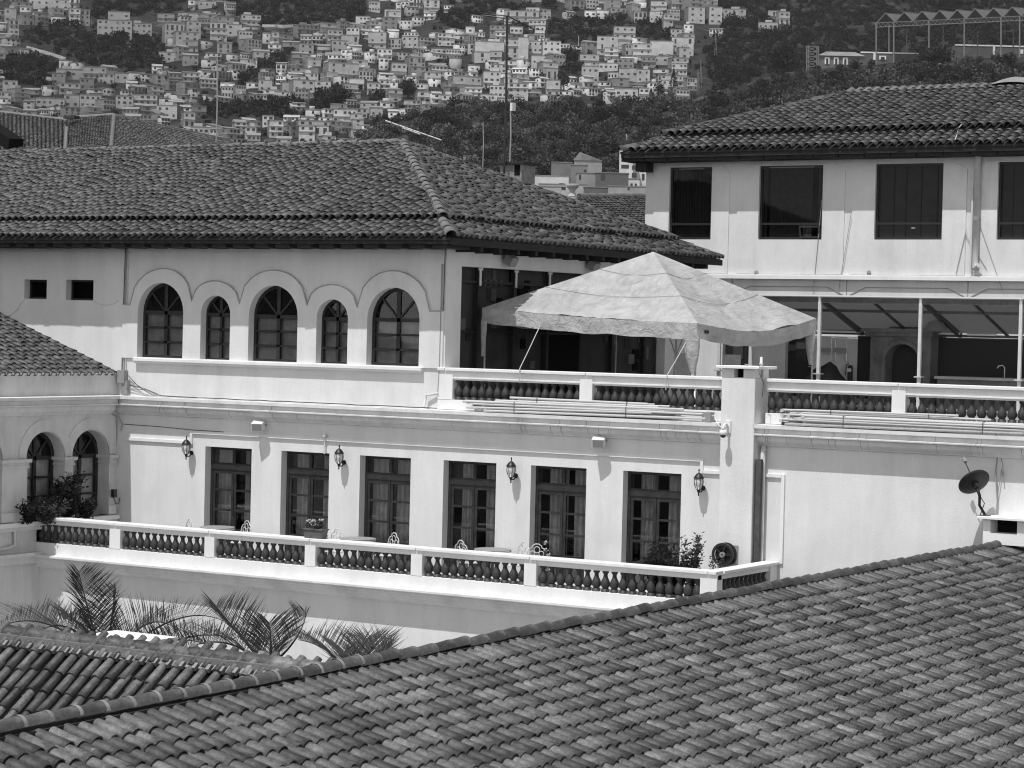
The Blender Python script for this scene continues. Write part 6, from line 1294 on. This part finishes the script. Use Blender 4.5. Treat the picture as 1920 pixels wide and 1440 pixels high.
# ================================================================== POTTED PLANTS
def shrub(name, label, base, h, w_, n, seed, mat='leaf', leaf=.035, stems=9, pot=None, flowers=0, group='potted plants on the balcony', up=.6):
    t = thing(name, label, 'plant', tuple(base), group=group); r = np.random.default_rng(seed); base = np.asarray(base, float); z0 = 0
    if pot:
        pw, ph = pot; MB().lathe([(pw*.36, 0), (pw*.5, ph*.9), (pw*.54, ph*.9), (pw*.54, ph), (pw*.45, ph), (pw*.44, ph*.92)], tuple(base), 14).build('pot', 'terracotta_pot', t, smooth=False); z0 = ph*.92
    P = []
    for k in range(stems):
        a = r.uniform(0, 6.28); L = h*r.uniform(.6, 1.); sp = w_*.5*r.uniform(.3, 1.); pts = [base+np.array([.03*math.cos(a), .03*math.sin(a), z0])]
        for j in range(1, 5): f = j/4; pts.append(base+np.array([sp*math.cos(a)*f**1.2+r.normal(0, .02), sp*math.sin(a)*f**1.2+r.normal(0, .02), z0+L*f]))
        MB().tube(pts, [.010, .009, .007, .005, .003], 5).build('stem', 'bark', t)
        for q in range(n//stems): f = r.uniform(.12, 1.)*3.999; i = int(f); P.append(pts[i]+(pts[min(i+1, 4)]-pts[i])*(f-i)+r.normal(0, w_*.07, 3))
    P = np.array(P); m = len(P); a = r.normal(size=(m, 3)); a[:, 2] = abs(a[:, 2])*up; a /= np.linalg.norm(a, axis=1)[:, None]; b = np.cross(a, r.normal(size=(m, 3))); b /= np.linalg.norm(b, axis=1)[:, None]; s = leaf*r.uniform(.6, 1.4, (m, 1))
    V = np.stack([P, P+a*s-b*s*.45, P+a*s*2., P+a*s+b*s*.45], 1).reshape(-1, 3); mesh_np('leaves', V, np.arange(4*m).reshape(-1, 4), mat, t, np.repeat(r.random(m), 4), 'stuff')
    for k in range(flowers):
        p = P[r.integers(0, m)]+np.array([0, -.02, .03]); V, F, tt = leaf_cloud(14, .045, .022, int(seed*50+k), .8, .2); mesh_np('flower', V+p, F, 'flower', t)
    return t
sx = lambda u, y: onY(u, 1000, y)[0]
shrub('potted_shrub', 'dark bushy shrub in a pot in front of the last balcony door', (sx(1236, -2.2), -2.2, 7.41), 1.0, .8, 1700, 1, 'leaf_dark', .045, pot=(.34, .3), stems=14)
shrub('potted_shrub', 'pale airy leafy shrub left of the hose reel on the balcony', (sx(1300, -1.9), -1.9, 7.41), 1.22, .7, 1300, 2, 'leaf', .038, pot=(.3, .28), stems=11)
shrub('potted_shrub', 'low dark plant at the end of the balcony beside the last door', (sx(1270, -2.3), -2.3, 7.41), .85, .7, 1200, 3, 'leaf_dark', .045, pot=(.3, .25), stems=12)
shrub('potted_shrub', 'thin leafy plant against the pillar base behind the rail', (sx(1345, -1.7), -1.7, 7.41), 1.05, .3, 220, 4, 'leaf_pale', .03, pot=(.25, .25), stems=4)
shrub('potted_flower', 'single slender flower plant in front of the fifth balcony door', (sx(1025, -.9), -.9, 7.41), 1.0, .25, 60, 5, 'leaf', .03, pot=(.2, .2), stems=3, flowers=9)
# window box with flowers on the rail
px_ = onY(590, 1000, -2.75)[0]; wbx = thing('flower_box', 'dark planter box with pale flowers standing on the balcony rail', 'planter', (px_, -2.72, 8.29))
m = MB(); m.add([(px_+sx_*(.26 if z_ else .23), -2.72+sy_*(.11 if z_ else .09), 8.29+z_) for z_ in (0, .19) for sx_, sy_ in ((-1, -1), (1, -1), (1, 1), (-1, 1))], [(0, 1, 2, 3), (0, 1, 5, 4), (1, 2, 6, 5), (2, 3, 7, 6), (3, 0, 4, 7)]); m.build('box', 'terracotta_pot', wbx); MB().box(px_-.28, px_+.28, -2.85, -2.59, 8.48, 8.505).build('rim', 'terracotta_pot', wbx)
V, F, tt = leaf_cloud(420, .26, .035, 61, .55, .1); mesh_np('leaves', V*np.array([1, .5, 1])+np.array([px_, -2.72, 8.58]), F, 'leaf', wbx, tt, 'stuff')
for k in range(12): V, F, tt = leaf_cloud(16, .045, .022, 90+k, .8, .2); mesh_np('flower', V+np.array([px_+random.uniform(-.2, .2), -2.76+random.uniform(-.06, .04), 8.62+random.uniform(-.04, .10)]), F, 'flower', wbx)
# plants on the arcade sill
for u, v, h_, w_, n_, lb_, sd_, mt in ((52, 962, .5, .6, 900, 'low dark geranium at the left end of the arcade sill', 11, 'leaf_dark'), (88, 965, .55, .95, 1500, 'broad pale geranium on the arcade sill under the first arch', 12, 'leaf'), (128, 970, 1.1, .8, 2200, 'tall dark bushy plant in front of the pier between two arches', 13, 'leaf_dark'), (112, 958, .95, .4, 420, 'thin upright plant behind the geranium on the arcade sill', 14, 'leaf_dark'), (160, 972, .5, .6, 700, 'low trailing plant right of the tall bush', 15, 'leaf_dark')):
    p = onX(u, v, XW+.38); shrub('sill_plant', lb_, (p[0], p[1], 8.17), h_, w_, n_, sd_, mt, .045, stems=12, group='plants along the arcade sill')
pb_ = MB().box(XW-.12, XW+.1, -1.55, -.75, 8.185, 8.45).build('planter_box', 'terracotta_pot'); tag(pb_, 'dark planter box on the sill of the second arch', 'planter')
# hose reel
hr = thing('hose_reel', 'dark round hose reel mounted on the pillar base behind the balcony rail', 'hose reel', tuple(onY(1356, 1060, -.6))); p = onY(1355, 1040, -.55)
def disc(c, r0, r1, th, mat, nm):
    c = np.asarray(c, float); n = 28; vs = [c+np.array([r*math.cos(2*math.pi*k/n), dy, r*math.sin(2*math.pi*k/n)]) for dy in (-th, th) for r in (r0, r1) for k in range(n)]
    F = [];
    for k in range(n): j = (k+1) % n; F += [(k, j, n+j, n+k), (2*n+k, 2*n+j, 3*n+j, 3*n+k), (n+k, n+j, 3*n+j, 3*n+k), (k, j, 2*n+j, 2*n+k)]
    m = MB(); m.add(vs, F); m.build(nm, mat, hr)
disc(p, .20, .245, .025, 'plastic_dark', 'rim'); disc(p+np.array([0, .16, 0]), .02, .245, .015, 'plastic_dark', 'rear_disc'); disc(p+np.array([0, .08, 0]), .10, .19, .055, 'rubber', 'hose'); disc(p-np.array([0, .005, 0]), .02, .06, .03, 'plastic_grey', 'hub')
for k in range(5): a = k*1.2566; MB().bar(p+np.array([.05*math.cos(a), -.005, .05*math.sin(a)]), p+np.array([.21*math.cos(a), -.005, .21*math.sin(a)]), .03, .03, (0, 1, 0)).build('spoke', 'plastic_dark', hr)
MB().box(p[0]+.05, p[0]+.27, p[1]+.17, -.36, p[2]-.2, p[2]+.2).build('wall_mount', 'plastic_grey', hr, bevel=.02); MB().tube([p+np.array([0, 0, -.22]), p+np.array([.05, .1, -.3]), (p[0]+.05, -.5, 7.5)], .03).build('stand', 'plastic_grey', hr)
# ================================================================== PALMS in the courtyard
def frond(name, par, base, tip, bend, n=46, lw=.017, ll=.95, seed=0, vee=.55):
    r = np.random.default_rng(seed); base, tip, bend = (np.asarray(q, float) for q in (base, tip, bend)); V = []; F = []; pts = []
    for k in range(n+1): f = k/n; pts.append((1-f)**2*base+2*f*(1-f)*bend+f*f*tip)
    MB().tube(pts[::4]+[pts[-1]], [.028*(1-.85*i/len(pts[::4])) for i in range(len(pts[::4])+1)], 5).build('rachis', 'palm_leaf', par)
    for k in range(int(n*.12), n+1):
        f = k/n; d = pts[min(k+1, n)]-pts[max(k-1, 0)]; d /= np.linalg.norm(d); side = np.cross(d, (0, 0, 1.)); side /= np.linalg.norm(side)+1e-6; up = np.cross(side, d)
        L = ll*(math.sin(math.pi*(.12+.83*f))**.7)*r.uniform(.9, 1.08)
        for sg in (-1, 1):
            dv = side*sg*.75+d*.62+up*vee; dv /= np.linalg.norm(dv); dv += r.normal(0, .05, 3); wv = np.cross(dv, up+side*sg*.3); wv /= np.linalg.norm(wv)+1e-6; q = pts[k]; i0 = len(V); w_ = lw*.5; tp_ = q+dv*L-np.array([0, 0, .12*L*L*r.uniform(.3, 1.2)])
            V += [q-wv*w_*.5, q+wv*w_*.5, q+dv*L*.5+wv*w_, tp_, q+dv*L*.5-wv*w_]; F += [(i0, i0+1, i0+2, i0+4), (i0+2, i0+3, i0+3, i0+4)]
    V = np.array(V); Fq = np.array([f for f in F if len(set(f)) == 4]); Ft = [(f[0], f[1], f[3]) for f in F if len(set(f)) == 3]
    me = bpy.data.meshes.new(name); me.from_pydata(V.tolist(), [], Fq.tolist()+Ft); me.materials.append(M['palm_leaf']); a = me.attributes.new('tint', 'FLOAT', 'POINT'); a.data.foreach_set('value', np.repeat(r.random(len(V)//5), 5).astype(np.float32)); me.update(); o = link(bpy.data.objects.new(name, me)); setparent(o, par); return o
def palm(label, cu, cv, Y, fronds, seed):
    c = onY(cu, cv, Y); t = thing('palm_tree', label, 'palm', (c[0], Y, 0), group='courtyard palms'); rr = random.Random(seed)
    MB().tube([(c[0], Y, 0), (c[0]+.1, Y, c[2]*.5), (c[0], Y, c[2]-.1)], [.20, .17, .15], 12).build('trunk', 'bark', t, smooth=True); MB().lathe([(.15, -.5), (.24, -.2), (.2, .1), (.08, .3)], tuple(c), 12).build('crown_base', 'bark', t, smooth=True)
    for i, (tu, tv, dy, bu, bv, n) in enumerate(fronds):
        tip = onY(tu, tv, Y+dy); b = onY(bu, bv, Y+dy*.45); frond('frond', t, c+np.array([rr.uniform(-.05, .05), rr.uniform(-.05, .05), .05]), tip, b, n=int(n*1.35), seed=seed*20+i)
palm('large courtyard palm with upright and arching fronds at the left', 200, 1262, -11., [(148, 1072, .3, 165, 1150, 52), (218, 1105, .2, 205, 1170, 46), (-20, 1185, .4, 90, 1120, 60), (60, 1195, -1.2, 130, 1130, 50), (420, 1165, .8, 330, 1120, 66), (400, 1215, -.6, 320, 1170, 56), (330, 1180, 1.5, 270, 1130, 50), (120, 1160, 1.6, 160, 1150, 46), (455, 1215, .2, 400, 1150, 50)], 1)
palm('smaller courtyard palm with one long slanting frond in the middle', 498, 1262, -12., [(405, 1140, .2, 440, 1180, 50), (575, 1150, .3, 560, 1215, 44), (505, 1168, .3, 512, 1215, 40), (330, 1225, .6, 430, 1170, 46)], 2)
palm('low courtyard palm frond rising behind the foreground ridge at the right', 690, 1330, -12., [(735, 1215, .5, 700, 1235, 44), (645, 1225, .6, 670, 1235, 44), (690, 1200, 1.2, 688, 1240, 40), (560, 1200, .8, 640, 1210, 40)], 3)

# ================================================================== HAZE
hz = MB(); hz.box(-2300, 900, -120, 2700, -1, 420); ho = hz.build('haze', 'glass_far'); ho['kind'] = 'stuff'
hm = bpy.data.materials.new('haze'); hm.use_nodes = True; hn = hm.node_tree; hn.nodes.clear(); hout = hn.nodes.new('ShaderNodeOutputMaterial'); hv_ = hn.nodes.new('ShaderNodeVolumePrincipled')
hv_.inputs['Color'].default_value = (.9, .9, .9, 1); hv_.inputs['Density'].default_value = 3.2e-5; hv_.inputs['Anisotropy'].default_value = .2; hn.links.new(hv_.outputs[0], hout.inputs['Volume'])
ho.data.materials.clear(); ho.data.materials.append(hm); tag(ho, 'thin pale haze in the air', 'haze')
